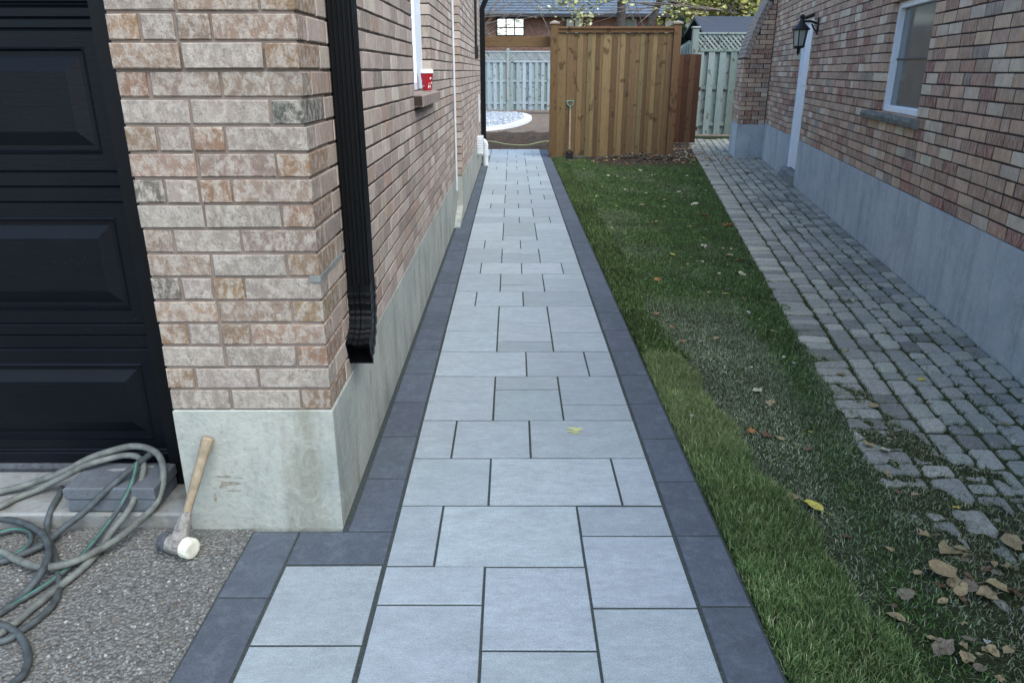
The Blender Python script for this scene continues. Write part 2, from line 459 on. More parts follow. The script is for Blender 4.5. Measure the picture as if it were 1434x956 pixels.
# yellow spray dot left on one slab
b = MB()
for (dx, dy, rx, ry) in ((-.006, .022, .028, .008), (.012, .008, .034, .009), (-.004, -.008, .03, .008), (.006, -.024, .022, .009), (.03, .024, .01, .006)):
    c0 = G(803, 603) + Vector((dx, dy, 0)); n = 12
    V = [(c0.x + rx * math.cos(6.283 * k / n) * random.uniform(.7, 1.1), c0.y + ry * math.sin(6.283 * k / n) * random.uniform(.6, 1.2), .0032) for k in range(n)]
    b.add(V, [tuple(range(n))])
b.build('paint_mark', 'paint_yellow', path)

# ------------------------------------------------------------------ cobbled side path by the right-hand house
cob = empty('cobbled_path', (2.0, 5.0, -.06)); cob['kind'] = 'structure'
cs = MB()
V = []; F = []; ys = np.linspace(-1, 19, 41)
for y in ys: V += [(edge_x(y) - .02, y, -.016), (wall_x(y) - .002, y, -.016)]
F = [(2 * i, 2 * i + 1, 2 * i + 3, 2 * i + 2) for i in range(len(ys) - 1)]
place('cobble_bed', V, F, 'moss_soil', cob)
cp = Pieces(); CC = [(4, srgb(176, 176, 162)), (3, srgb(160, 161, 150)), (2, srgb(190, 189, 172)), (1.3, srgb(142, 143, 132))]
def cobble(a0, a1, y0, y1, rnd=.017):
    def P(a, y, z):
        t = a / 1.03; return (edge_x(y) + t * (wall_x(y) - edge_x(y)), y, z)
    m = .0055; a0 += m + random.uniform(-.002, .003); a1 -= m + random.uniform(-.002, .003); y0 += m + random.uniform(-.002, .004); y1 -= m + random.uniform(-.002, .004)
    top = random.uniform(-.008, .005); tl = random.uniform(-.06, .06); tm = random.uniform(-.04, .04)
    am, ym = (a0 + a1) / 2, (y0 + y1) / 2
    r = [random.uniform(.5, 1.2) * min(rnd, (a1 - a0) * .3, (y1 - y0) * .3) for _ in range(4)]
    out = [(a0 + r[0], y0), (a1 - r[1], y0), (a1, y0 + r[1]), (a1, y1 - r[2]), (a1 - r[2], y1), (a0 + r[3], y1), (a0, y1 - r[3]), (a0, y0 + r[0])]
    V = []
    for ins, z in ((0, -.05), (0, top - .014), (.006, top - .004), (.016, top)):
        for a, y in out:
            d = math.hypot(a - am, y - ym); f = 1 - ins / d
            aa, yy = am + (a - am) * f, ym + (y - ym) * f
            V.append(P(aa, yy, z + ((aa - am) * tl + (yy - ym) * tm if z > -.04 else 0)))
    F = [tuple(range(24, 32))]
    for q in (0, 8, 16): F += [(q + k, q + (k + 1) % 8, q + 8 + (k + 1) % 8, q + 8 + k) for k in range(8)]
    cp.add(V, F, vary(pick(CC), .1, .02))
y = .4
while y < 18:                                    # soldier course along the grass
    d = random.uniform(.098, .108); cobble(0, .2, y, y + d, .012); y += d
a = .2
while a < 1.0:
    wd = random.choice((.105, .12, .125, .135)); wd = wd if a + wd < .95 else 1.03 - a
    y = .4 + random.uniform(0, .15)
    while y < 18:
        d = random.choice((.1, .135, .135, .17, .2)); cobble(a, a + wd, y, y + d); y += d
    a += wd
cp.finish('cobble', 'cobble', cob, 300)

# ------------------------------------------------------------------ lawn: soil surface
def sod_edge(y):                    # right-hand edge of the newly laid sod strip
    y = np.asarray(y, dtype=float)
    near = np.interp(y, [0, 1.5, 1.98, 2.4, 2.66, 3.29, 3.6, 3.85], [1.12, 1.085, 1.06, 1.045, 1.0, .98, .96, .93])
    far = np.interp(y, [3.85, 4.2, 4.8, 6, 14], [1.0, .93, .90, .95, .98])
    return np.where(y < 3.85, near, far) + .02 * np.sin(y * 9) + .012 * np.sin(y * 23 + 1)
def over(x, y):                     # how far soil and turf creep over the cobbles (m from their edge)
    y = np.asarray(y, dtype=float)
    return np.interp(y, [0, 1.5, 2.0, 2.4, 2.8, 3.2, 4.0, 5, 20], [1.0, .9, .66, .45, .26, .12, -.06, -.12, -.12]) + .07 * nz2(x, y, 9)
def lawn_h(x, y):
    x = np.asarray(x, dtype=float); y = np.asarray(y, dtype=float)
    h = -.014 + .007 * nz2(x, y, 5) + .004 * nz2(x, y, 19)
    s = np.clip((sod_edge(y) - x) / .05, 0, 1); h = h + s * (.022 - .006 * np.clip((y - 4) / 6, 0, 1))
    h = h - np.clip(1 - (x - .722) / .03, 0, 1) * .03
    e = np.asarray(edge_x(y)); d = over(x, y) - (x - e)
    c = np.clip((x - e + .05) / .05, 0, 1)
    h = h * (1 - c) + c * np.where(d > -.15, np.clip((d + .15) / .15, 0, 1) * .018 - .022 + np.clip((d - .25) / .3, 0, 1) * .02 + .012 * nz2(x, y, 17) + .008 * nz2(x, y, 41), -.04)
    return h
nx, ny = 150, 420
ys = 0.0 + 14.2 * (np.linspace(0, 1, ny) ** 1.35); V = []
for y in ys:
    xe = wall_x(y) - .01 if y < 4.2 else edge_x(y) + .01
    for t in np.linspace(0, 1, nx): V.append((.7245 + (xe - .7245) * t, y, 0))
V = np.array(V); V[:, 2] = lawn_h(V[:, 0], V[:, 1])
idx = np.arange(nx * ny).reshape(ny, nx)
F = np.stack([idx[:-1, :-1], idx[:-1, 1:], idx[1:, 1:], idx[1:, :-1]], -1).reshape(-1, 4)
lawn = place('lawn', V, F, 'lawn_soil', smooth=True); lawn['kind'] = 'structure'

# ------------------------------------------------------------------ lawn: blades
def blades(name, label, x, y, z, L, wd, lean, cols, parent=None, lay=0.0):
    n = len(x); a = RNG.uniform(0, 2 * math.pi, n); b2 = RNG.uniform(0, 2 * math.pi, n)
    dx, dy = np.cos(a) * wd / 2, np.sin(a) * wd / 2
    l1 = lean * RNG.uniform(.3, 1.2, n); lx, ly = np.cos(b2) * l1, np.sin(b2) * l1
    up = np.sqrt(np.clip(1 - np.clip(l1, 0, .98) ** 2, .05, 1))
    P = np.zeros((n, 5, 3))
    base = np.stack([x, y, z], -1)
    mid = base + np.stack([lx * L * .35, ly * L * .35, up * L * .62], -1)
    tip = base + np.stack([lx * L * 1.0, ly * L * 1.0, up * L * (1 - .25 * l1)], -1)
    side = np.stack([dx, dy, np.zeros(n)], -1)
    P[:, 0] = base - side; P[:, 1] = base + side; P[:, 2] = mid + side * .8; P[:, 3] = mid - side * .8; P[:, 4] = tip
    V = P.reshape(-1, 3); i = np.arange(n)[:, None] * 5
    F = np.concatenate([i + np.array([[0, 1, 2]]), i + np.array([[0, 2, 3]]), i + np.array([[3, 2, 4]])], 0)
    Cv = np.repeat(cols, 5, 0)
    o = place(name, V, F, 'grass', parent, Cv, origin=(x.mean(), y.mean(), 0)); o['kind'] = 'stuff'
    return o
def colmix(n, cs, ws, v=.38):
    cs = np.array([c[:3] for c in cs]); k = RNG.choice(len(cs), n, p=np.array(ws) / sum(ws))
    return cs[k] * RNG.uniform(1 - v, 1 + v, (n, 1))
def scatter(n, y0, y1, pw, fx0, fx1):
    y = y0 + (y1 - y0) * RNG.random(n) ** pw; x0 = fx0(y); x1 = fx1(y); return x0 + (x1 - x0) * RNG.random(n), y
GRN = [srgb(78, 102, 52), srgb(96, 120, 66), srgb(120, 140, 88), srgb(154, 158, 112), srgb(62, 84, 44)]
# new sod beside the path, longest and palest near the front
x, y = scatter(64000, .6, 3.86, 1.0, lambda y: y * 0 + .728, lambda y: sod_edge(y))
L = RNG.uniform(.02, .05, len(x)) * (1 + .28 * nz2(x, y, 11) * RNG.random(len(x))); L = np.clip(L, .012, .075); c = colmix(len(x), GRN, [3, 4, 3, 1.2, 2]) * (1 + .22 * nz2(x, y, 6))[:, None] * (1 + .12 * nz2(x, y, 25))[:, None]
band = np.clip(np.where(y > 3.0, 1, 0) + .5 * nz2(x, y, 4), 0, 1)[:, None]; pale = np.clip((y - 2.72) / .06, 0, 1)[:, None] * .26; c = c * (1 - pale) + pale * np.array(srgb(146, 154, 106)[:3])
g1 = blades('sod_grass', '', x, y, lawn_h(x, y), L, RNG.uniform(.0016, .003, len(x)), .7, c)
tag(g1, 'thick bright new sod strip along the paver border', 'grass')
x, y = scatter(30000, 3.87, 14.0, 1.5, lambda y: y * 0 + .73, lambda y: sod_edge(y))
L = RNG.uniform(.02, .045, len(x)); c = colmix(len(x), GRN, [4, 3, 1, .3, 4])
c = c * .78 * (1 + .25 * nz2(x, y, 4))[:, None]; g2 = blades('sod_grass', '', x, y, lawn_h(x, y), L, RNG.uniform(.003, .0055, len(x)), .6, c)
tag(g2, 'dark green sod strip along the paver border towards the fence', 'grass')
# old lawn: flattened, bluish, thin; greener by the cobbles
OLD = [srgb(120, 131, 104), srgb(140, 149, 122), srgb(96, 110, 80), srgb(164, 168, 144), srgb(114, 134, 84)]
x, y = scatter(84000, .6, 5.5, 1.0, lambda y: sod_edge(y) - .01, lambda y: edge_x(y) + np.clip(over(0 * y + 1, y) + .14, -.02, 1.02))
x2, y2 = scatter(95000, 5.5, 13.7, 1.15, lambda y: sod_edge(y) - .01, lambda y: edge_x(y) + .01)
x = np.concatenate([x, x2]); y = np.concatenate([y, y2])
bare = (y > 12.6) & (x > 1.45) & (x < 3.1) & (nz2(x, y, 3) > -1.1)
keep = ~bare & (RNG.random(len(x)) < np.where(x > edge_x(y), .7, 1)); x, y = x[keep], y[keep]
c = colmix(len(x), OLD, [4, 3, 3, 1.2, 2])
gr = np.clip(1.2 - np.abs(x - (edge_x(y) - .12)) / .16, 0, 1) + np.clip((y - 3.6) / 2.6, 0, 1.0) + .45 * nz2(x, y, 2.2)
gr = np.clip(gr, 0, 1)[:, None]; gc = colmix(len(x), GRN, [4, 3, 1, .2, 3]) * np.array([.78, .9, .74]); c = (c * (1 - gr) + gc * gr) * (1 + .2 * nz2(x, y, 8))[:, None]
oc = np.clip((x - edge_x(y)) / .15, 0, 1)[:, None] * .75; c = c * (1 - oc) + oc * colmix(len(x), [srgb(128, 126, 96), srgb(110, 103, 78), srgb(116, 130, 82), srgb(152, 140, 112)], [3, 2, 3, 1.5])
L = RNG.uniform(.011, .028, len(x)) * (.8 + .4 * gr[:, 0])
g3 = blades('lawn_grass', '', x, y, lawn_h(x, y) + .001, L, RNG.uniform(.0022, .0042, len(x)) * (1 + np.clip(y - 4, 0, 6) * .1), .95, c)
tag(g3, 'flattened dull green old lawn between sod and cobbles', 'grass')
# grass and moss in the cobble joints
xs, yss = [], []
for k in range(1300):
    yy = .9 + 11 * random.random() ** 1.4; aa = random.choice((.2, .2, .33, .45, .57, .7, .82, 1.02)) if random.random() < .8 else random.uniform(.2, 1.0)
    if random.random() > np.interp(yy, [1, 3, 5, 12], [1, .9, .6, .35]): continue
    cx = edge_x(yy) + aa / 1.03 * (wall_x(yy) - edge_x(yy)); n = random.randint(8, 46); r = random.uniform(.01, .04)
    xs += list(cx + RNG.normal(0, .006, n)); yss += list(yy + RNG.normal(0, r * 1.5, n))
x = np.array(xs); y = np.array(yss); m = x < wall_x(y) - .01; x, y = x[m], y[m]
c = colmix(len(x), [srgb(58, 74, 40), srgb(80, 92, 56), srgb(96, 92, 62)], [3, 3, 1])
g4 = blades('joint_grass', '', x, y, np.full(len(x), -.014), RNG.uniform(.012, .032, len(x)), RNG.uniform(.002, .004, len(x)), .9, c)
tag(g4, 'tufts of grass and weeds growing in the cobble joints', 'grass')

# ================================================================== LEFT HOUSE (garage pier, long side wall)
house = tag(empty('brick_house', (-3.3, 2.3, 0)), 'pale brick house with black garage door and downspout at its corner', 'house')
YE = 13.3; YS = 8.05
b = MB(); b.box(-1.117, WX + .003, 2.2165, 2.9, -.06, FTL, .004); b.box(-.9, WX + .0032, 2.9, YS, -.06, FTL)
b.box(-.9, WX2 + .003, YS, YE, -.06, FTL - .004)
b.prism([(YS - .55, 0), (YS, 0), (YS, .13)], 'x', WX - .01, WX2 + .002)
fnd = b.build('foundation', 'parge_left', house)
b = MB()
b.box(-6, WX - .1, 2.92, YE, -.05, 3.3)                               # body of the house
b.box(-6, -.45, 2.15, YE, 3.31, 3.42)
LZ = 3.06; dm = MB()
for y0, y1, z0, z1, xf in ((2.2265, 4.774, FTL, LZ, WX), (4.774, 5.806, FTL, 1.30, WX), (4.774, 5.806, 2.66, LZ, WX), (5.806, YS + .006, FTL, LZ, WX), (YS + .006, YE - .006, FTL, LZ, WX2)):
    if y0 < 3: b.box(-1.114, xf - .0065, y0, 2.5, z0, z1)
    else: dm.box(WX - .11, xf - .0026, y0, y1, z0, z1)
    if y0 < 3: dm.box(WX - .11, xf - .0026, 2.5, y1, z0, z1); b.box(-1.114, WX - .111, 2.5, 2.93, z0, z1)
b.box(-6, -1.114, 2.23, 2.93, 2.2, LZ); b.box(-6, WX - .007, 2.23, YE - .01, LZ, 3.3)
wall = b.build('wall', 'mortar_light', house); dm.build('mortar', 'mortar_dark', wall)
PAL_T = [(5, srgb(142, 132, 120)), (3, srgb(152, 143, 130)), (2, srgb(134, 118, 102)), (1.5, srgb(140, 120, 102))]
HDR_T = [(4, srgb(130, 108, 82)), (2, srgb(128, 102, 82)), (2, srgb(96, 92, 82)), (1.0, srgb(76, 78, 70)), (2, srgb(122, 106, 90))]
SID_T = [(6, srgb(168, 154, 140)), (3, srgb(150, 135, 122)), (2.4, srgb(188, 176, 162)), (1.0, srgb(156, 132, 114)), (.9, srgb(132, 122, 110))]
pier = Pieces(); side = Pieces()
BH = .075; MJ = .0045
O0 = Vector((0, 2.22, 0)); RPAT = 'ACABABACABABACABACABABACAB'
nrow = int((LZ - FTL) / BH)
def cbox(pc, x0, x1, y0, y1, z0, z1, col, ch=.003):
    m = MB(); m.box(x0, x1, y0, y1, z0, z1, ch)
    V = [(v[0] + random.uniform(-.001, .001), v[1] + random.uniform(-.001, .001), v[2] + random.uniform(-.0008, .0008)) for v in m.V]
    pc.add(V, m.F, col)
for r in range(nrow):
    z0 = FTL + r * BH + MJ; z1 = FTL + (r + 1) * BH - MJ
    pt = RPAT[r % len(RPAT)]; PXL = -1.121
    if r < 26:
        jy = random.uniform(-.0015, .0015) - (.008 if r in (14,) else 0)
        if pt == 'A':
            cuts = [(0, .2), (.2, .431)]; hd = [0, 0]
        elif pt == 'B': cuts = [(0, .094), (.094, .194), (.194, .292)]; hd = [1, 0, 1]
        else: cuts = [(0, .094), (.094, .3)]; hd = [1, 0]
        for (u0, u1), h in zip(cuts, hd):
            pier.brick(O0, VX, VZ, -VY, PXL + u0 + MJ + random.uniform(-.002, .002), PXL + u1 - MJ, z0, z1, -.05, .001 - jy, .003, vary(pick(HDR_T if h else PAL_T), .08))
        xs = PXL + cuts[-1][1] + MJ
        if pt == 'A': cbox(pier, xs, WX, 2.22 + jy, 2.22 + .229, z0, z1, vary(pick(HDR_T), .1)); ystart = 2.22 + .229
        else: cbox(pier, xs, WX, 2.22 + jy, 2.22 + .098, z0, z1, vary(pick(PAL_T), .08)); ystart = 2.22 + .098
    else: ystart = 2.24
    y = ystart + 2 * MJ - MJ
    while y < YE - .02:
        d = .2335 + random.uniform(-.006, .006)
        if random.random() < .06: d = .112
        y1 = y + d; seg = [(y, y1)]
        if y < YS < y1 + .03: seg = [(y, YS)]; y1 = YS
        if y >= YS - 1e-6: seg = [(y, min(y1, YE))]
        zc = (z0 + z1) / 2
        if 1.37 < zc < 2.66:
            s2 = []
            for p, q in seg:
                if q <= 4.78 or p >= 5.8: s2.append((p, q))
                else:
                    if p < 4.78: s2.append((p, 4.78))
                    if q > 5.8: s2.append((5.8, q))
            seg = s2
        for p, q in seg:
            if q - p < .014: continue
            xf = WX2 if p >= YS - 1e-6 else WX
            deep = -.1 if (4.4 < p < 6.1 or abs(p - YS) < .05 or q > YE - .1) else -.04
            at_edge = abs(p - 5.8) < 1e-4 or abs(p - YS) < 1e-4
            side.brick(Vector((xf, 0, 0)), VY, VZ, VX, p + (0 if at_edge else MJ + .0025), q - MJ - .0025, z0, z1, deep, random.uniform(-.0006, .0012), .0028, vary(pick(SID_T), .17, .04))
        y = y1
npier = pier.finish('brick', 'brick_pier', wall, 110, 'brick_rest')
side.finish('brick', 'brick_side', wall, 300 - npier, 'brick_field')

# smear of pale mortar left on one course at the corner
b = MB(); b.prism([(2.214, .889), (2.3, .893), (2.42, .891), (2.55, .897), (2.54, .906), (2.4, .909), (2.3, .906), (2.214, .908)], 'x', WX - .03, WX + .004)
b.build('mortar_smear', 'concrete', wall)
for (px, pz, w_, h_) in ((-.985, .205, .03, .006), (-.965, .18, .045, .009), (-.99, .165, .02, .012), (-.955, .15, .035, .004), (-.93, .2, .02, .004), (-1.02, .12, .008, .02)):
    n = 11; V = [(px + w_ * math.cos(6.283 * k / n) * random.uniform(.5, 1.1), 2.2155, pz + h_ * math.sin(6.283 * k / n) * random.uniform(.4, 1.2)) for k in range(n)]
    place('scrape', V, [tuple(range(n))], 'scrape_brown', fnd)
# window with brick sill
win = empty('window', (WX - .08, 5.3, 1.37), house)
b = MB(); b.box(WX - .1, WX - .062, 5.42, 5.797, 1.375, 2.64, .006); b.box(WX - .1, WX - .06, 4.785, 5.42, 1.375, 1.43, .004); b.box(WX - .1, WX - .06, 4.785, 4.84, 1.43, 2.64, .004); b.box(WX - .1, WX - .06, 4.84, 5.42, 2.58, 2.64, .004)
b.build('frame', 'frame_white', win)
b = MB(); b.box(WX - .092, WX - .085, 4.84, 5.42, 1.43, 2.58); b.build('pane', 'glass_reflect', win)
sill = empty('window_sill', (WX, 5.3, 1.29), house)
sp = Pieces(); y = 4.72
while y < 5.8:
    q = y + .086; V = []
    m = MB(); m.box(WX - .06, WX + .058, y + .003, q - .003, 1.292, 1.372, .004)
    V = [(v[0], v[1], v[2] + (-.012 if v[0] > WX + .04 and v[2] > 1.34 else 0)) for v in m.V]
    sp.add(V, m.F, vary(srgb(122, 108, 98), .12)); y = q
sp.finish('brick', 'brick_side', sill, 60)
b = MB(); b.box(WX - .06, WX + .05, 4.722, 5.836, 1.3, 1.355); b.build('mortar', 'mortar_dark', sill)
# white conduit, vent, pvc elbow, small junction box
b = MB(); b.tube([(WX + .014, 7.87, .32), (WX + .014, 7.87, 3.05)], .0115, 8); b.build('conduit', 'white_plastic', house, smooth=False)
vent = empty('vent', (WX2, 11.75, .25), house)
b = MB(); b.box(WX2 - .01, WX2 + .09, 11.6, 11.9, .30, .565, .008); b.build('vent_box', 'white_plastic', vent)
for k in range(6):
    b = MB(); b.box(WX2 + .01, WX2 + .078, 11.592, 11.6, .325 + k * .037, .343 + k * .037, .002); b.build('louvre', 'white_paint', vent)
b = MB(); b.tube(spline([(WX2 + .0, 12.8, .40), (WX2 + .05, 12.8, .40), (WX2 + .085, 12.8, .36), (WX2 + .09, 12.8, .28), (WX2 + .09, 12.8, -.02)], 5), .043, 12)
b.tube([(WX2 + .09, 12.8, .17), (WX2 + .09, 12.8, .25)], .052, 12); b.tube([(WX2 + .02, 12.8, .40), (WX2 + .04, 12.8, .40)], .052, 12)
b.build('drain_pipe', 'white_plastic', house, smooth=False)
b = MB(); b.box(WX2 - .002, WX2 + .05, 11.3, 11.4, 1.66, 1.83, .006); b.tube([(WX2 + .02, 11.35, 1.83), (WX2 + .02, 11.35, 3.05)], .018, 8); b.build('meter_conduit', 'dark_bronze', house)
b = MB(); b.box(WX2 - .01, WX2 + .02, 12.35, 12.42, .72, 1.15, .004); b.build('access_cover', 'white_plastic', house)

def ribbed(xc, y0, y1, x0, x1, n=5, d=.004):
    """cross-section of a corrugated downspout, front at y0"""
    P = []
    for k in range(n):
        a = x0 + (x1 - x0) * (k + .15) / n; c2 = x0 + (x1 - x0) * (k + .85) / n; m = .18 * (c2 - a)
        P += [(a - m, y0), (a, y0 + d), (c2 - m, y0 + d), (c2, y0)]
    for k in range(n):
        a = y0 + (y1 - y0) * (k + .2) / n; c2 = y0 + (y1 - y0) * (k + .8) / n
        P += [(x1, a), (x1 - d, a + .004), (x1 - d, c2 - .004), (x1, c2)]
    P += [(x1, y1), (x0, y1)]
    return P
ds = empty('downspout', (-.55, 2.62, .5), house)
b = MB(); b.prism(ribbed(0, 2.572, 2.672, -.589, -.511), 'z', .74, 3.05); b.build('pipe', 'black_metal', ds)
def elbow(sections, name, par):
    b = MB(); V = []; F = []; n = len(sections)
    for (y, z, an, hw, hd) in sections:
        dy, dz = math.cos(an), math.sin(an)       # thickness direction of the section
        for sx, sy in ((-1, -1), (-.5, -1), (-.45, -.9), (-.05, -.9), (0, -1), (.05, -.9), (.45, -.9), (.5, -1), (1, -1), (1, -.4), (.94, -.35), (.94, .35), (1, .4), (1, 1), (-1, 1)):
            V.append((-.55 + sx * hw, y + sy * hd * dy, z + sy * hd * dz))
    k = 15
    for i in range(n - 1):
        for j in range(k): F.append((i * k + j, i * k + (j + 1) % k, (i + 1) * k + (j + 1) % k, (i + 1) * k + j))
    b.add(V, F); return b.build(name, 'black_metal', par)
secs = [(2.622, .83, 0, .041, .053), (2.622, .80, 0, .041, .053), (2.622, .795, 0, .043, .055), (2.622, .785, 0, .043, .055), (2.622, .78, 0, .040, .052), (2.622, .765, 0, .0405, .053), (2.622, .76, 0, .0425, .055), (2.622, .75, 0, .040, .052)]
ye, ze = 2.622, .75
for k in range(12):
    ph = 1.08 * min(1, k / 9); dsx = .0165
    ye -= math.sin(ph) * dsx; ze -= math.cos(ph) * dsx; wv = .0022 if k % 2 else -.0012
    secs.append((ye, ze, -ph, .0405 + wv, .050 + wv))
for g_, fl, hw in ((.012, 0, .043), (.016, 0, .0445), (.0155, 0, .040), (-.05, 0, .037), (-.06, 0, .004)):
    secs.append((ye - math.sin(1.08) * g_, ze - math.cos(1.08) * g_, -1.08, hw, hw + .009 if hw > .01 else .004))
secs = [(y_, z_ - .05, a_, w_, d_) for y_, z_, a_, w_, d_ in secs]
elbow(secs, 'elbow', ds)
for zz in (2.1,):
    b = MB(); b.box(-.596, -.505, 2.566, 2.678, zz, zz + .025, .003); b.build('strap', 'black_metal', ds)
ds2 = empty('downspout', (-.5, 13.2, .3), house)
b = MB(); b.box(WX2 + .005, WX2 + .085, 13.15, 13.27, .22, 2.45, .006); b.build('pipe', 'black_metal', ds2)
b = MB(); b.prism([(WX2 + .005, 2.4501), (WX2 + .085, 2.4501), (WX2 + .19, 2.68), (WX2 + .19, 2.95), (WX2 + .11, 2.95), (WX2 + .11, 2.7)], 'y', 13.16, 13.26); b.build('elbow', 'black_metal', ds2)
# soffit and gutter at the far corner
b = MB(); b.box(WX2 + .04, WX2 + .19, 8, 13.6, 2.97, 3.1, .01); b.build('gutter', 'white_paint', house)

# garage door
sb = MB(); sb.box(-4.2, -1.118, 2.235, 2.95, -.06, .045, .008); sb.build('door_sill', 'concrete', house)
b = MB(); b.box(-1.268, -1.1215, 2.43, 2.6, .0455, 2.2, .004); b.box(-1.19, -1.1218, 2.36, 2.43, .0455, 2.2, .004); b.box(-4.2, -1.2681, 2.43, 2.6, 2.12, 2.2)
b.build('garage_door_frame', 'black_metal', house)
gd = empty('garage_door', (-2.5, 2.52, .05), house)
def door_section(z0, z1, emb, grooves, xe=((-2.17, -1.352), (-3.1, -2.28))):
    yf = 2.52; X0, X1 = -3.75, -1.27; b = MB()
    def quad(x0, x1, za, zb, ya=yf, yb=yf): b.add([(x0, ya, za), (x1, ya, za), (x1, yb, zb), (x0, yb, zb)], [(0, 1, 2, 3)])
    ea, eb = emb
    def strip(za, zb):
        zs = [za]; ys = [yf + .006 if za == z0 else yf]
        if za == z0: zs.append(za + .005); ys.append(yf)
        for g in sorted(grooves):
            if za + .006 < g < zb - .006: zs += [g - .007, g - .001, g + .004]; ys += [yf, yf + .006, yf]
        if zb == z1: zs.append(zb - .005); ys.append(yf)
        zs.append(zb); ys.append(yf + .006 if zb == z1 else yf)
        for i in range(len(zs) - 1): quad(X0, X1, zs[i], zs[i + 1], ys[i], ys[i + 1])
    strip(z0, ea); strip(eb, z1)
    xs = sorted([X0, X1] + [v for e in xe for v in e])
    for i in range(0, len(xs), 2): quad(xs[i], xs[i + 1], ea, eb)
    for x0, x1 in xe:
        prev = None
        for ins, d in ((0, 0), (.006, -.005), (.012, .012), (.028, .012), (.034, .010), (.072, -.002), (.076, -.002)):
            ring = [(x0 + ins, yf + d, ea + ins), (x1 - ins, yf + d, ea + ins), (x1 - ins, yf + d, eb - ins), (x0 + ins, yf + d, eb - ins)]
            if prev: b.add(prev + ring, [(k, (k + 1) % 4, 4 + (k + 1) % 4, 4 + k) for k in range(4)])
            prev = ring
        b.add(prev, [(0, 1, 2, 3)])
    b.box(X0, X1, yf + .013, yf + .045, z0, z1)
    b.build('door_section', 'door_black', gd)
door_section(.085, .605, (.189, .497), [.135, .15, .556])
door_section(.605, 1.134, (.70, 1.031), [.65, 1.083])
door_section(1.134, 1.655, (1.241, 1.571), [1.185, 1.624])
door_section(1.655, 2.13, (1.76, 2.05), [1.69, 1.70])
b = MB(); b.tube([(-3.75, 2.535, .066), (-1.318, 2.535, .066)], .021, 10); b.build('bottom_seal', 'rubber_black', gd)

# ================================================================== RIGHT HOUSE
KS = math.hypot(1, SL); UR = Vector((SL, 1, 0)) / KS; NR = Vector((-1, SL, 0)) / KS; OR = Vector((RB, 0, 0))
MR = Matrix(((UR.x, NR.x, 0, RB), (UR.y, NR.y, 0, 0), (0, 0, 1, 0), (0, 0, 0, 1)))
def RP(s, n, z): return MR @ Vector((s, n, z))
house2 = tag(empty('brick_house', RP(8, -2, 0)), 'reddish brick house with white side door, lantern and stepped chimney', 'house')
W0, W1, WZ0, WZ1 = 5.86 * KS, 6.97 * KS, 1.165, 2.05
D0, D1, DZ0, DZ1 = 10.50 * KS, 11.55 * KS, .13, 2.19
S0, S1 = -1.0, 15.6; RZ = 3.02
b = MB(); b.box(S0, D0, -.35, .003, -.06, FTR, M=MR); b.box(D1, S1, -.35, .003, -.06, FTR, M=MR); b.box(D0, D1, -.35, -.13, -.06, FTR, M=MR)
b.build('foundation', 'parge_right', house2)
b = MB(); b.box(D0 + .002, D1 - .002, -.1301, .05, -.05, .06, .006, M=MR); b.box(D0 + .002, D1 - .002, -.1301, .028, .0601, .125, .006, M=MR); b.build('door_step', 'concrete', house2)
b = MB(); b.box(S0, S1, -6, -.13, FTR + .001, 3.3, M=MR); b.box(S0, S1, -6, .2, 3.31, 3.42, M=MR)
e = .006
for s0, s1, z0, z1 in ((S0, W0 - e, FTR, RZ), (W0 - e, W1 + e, FTR, WZ0 - .08), (W0 - e, W1 + e, WZ1 + e, RZ), (W1 + e, D0 - e, FTR, RZ), (D0 - e, D1 + e, DZ1 + e, RZ), (D1 + e, S1, FTR, RZ)):
    b.box(s0, s1, -.14, -.0032, z0 + .0005, z1, M=MR)
b.box(S0, S1, -.14, -.007, RZ, 3.3, M=MR)
wall2 = b.build('wall', 'mortar_dark', house2)
RT = [(6, srgb(178, 146, 120)), (3, srgb(192, 162, 134)), (3, srgb(160, 122, 98)), (1.3, srgb(146, 94, 76)), (2.4, srgb(202, 188, 166)), (.9, srgb(138, 128, 114)), (.8, srgb(132, 80, 64))]
rb = Pieces(); RH = .0797
def rbrick(pc, O, U, N, p, q, z0, z1, deep=-.05, at=0, M0=.007):
    pc.brick(O, U, VZ, N, p + (0 if at == 1 else M0), q - (0 if at == 2 else M0), z0, z1, deep, random.uniform(-.001, .0015), .003, vary(pick(RT), .22, .04), .002)
for r in range(int((RZ - FTR) / RH)):
    z0 = FTR + r * RH + .0048; z1 = FTR + (r + 1) * RH - .0048; zc = (z0 + z1) / 2
    s = S0 + (0 if r % 2 else .122) + random.uniform(-.01, .01)
    while s < S1:
        d = .245 + random.uniform(-.006, .006); d = .12 if random.random() < .1 else d
        seg = [(s, s + d)]
        for a0, a1, za, zb in ((W0, W1, WZ0 - .005, WZ1), (D0, D1, 0, DZ1)):
            if za < zc < zb:
                s2 = []
                for p, q in seg:
                    if a1 <= p < a1 + .045: p = a1
                    if a0 - .045 < q <= a0: q = a0
                    if q <= a0 or p >= a1: s2.append((p, q))
                    else:
                        if p < a0 - .045: s2.append((p, a0))
                        if q > a1 + .045: s2.append((a1, q))
                seg = s2
        for p, q in seg:
            if q - p < .014: continue
            near = min(abs(p - W0), abs(p - W1), abs(q - W0), abs(q - W1), abs(p - D1), abs(q - D0)) < .3
            at = 1 if min(abs(p - W1), abs(p - D1)) < 1e-5 else (2 if min(abs(q - W0), abs(q - D0)) < 1e-5 else 0)
            rbrick(rb, OR, UR, NR, p, q, z0, z1, -.12 if near else -.05, at)
        s += d
rb.finish('brick', 'brick_right', wall2, 300, 'brick_field')
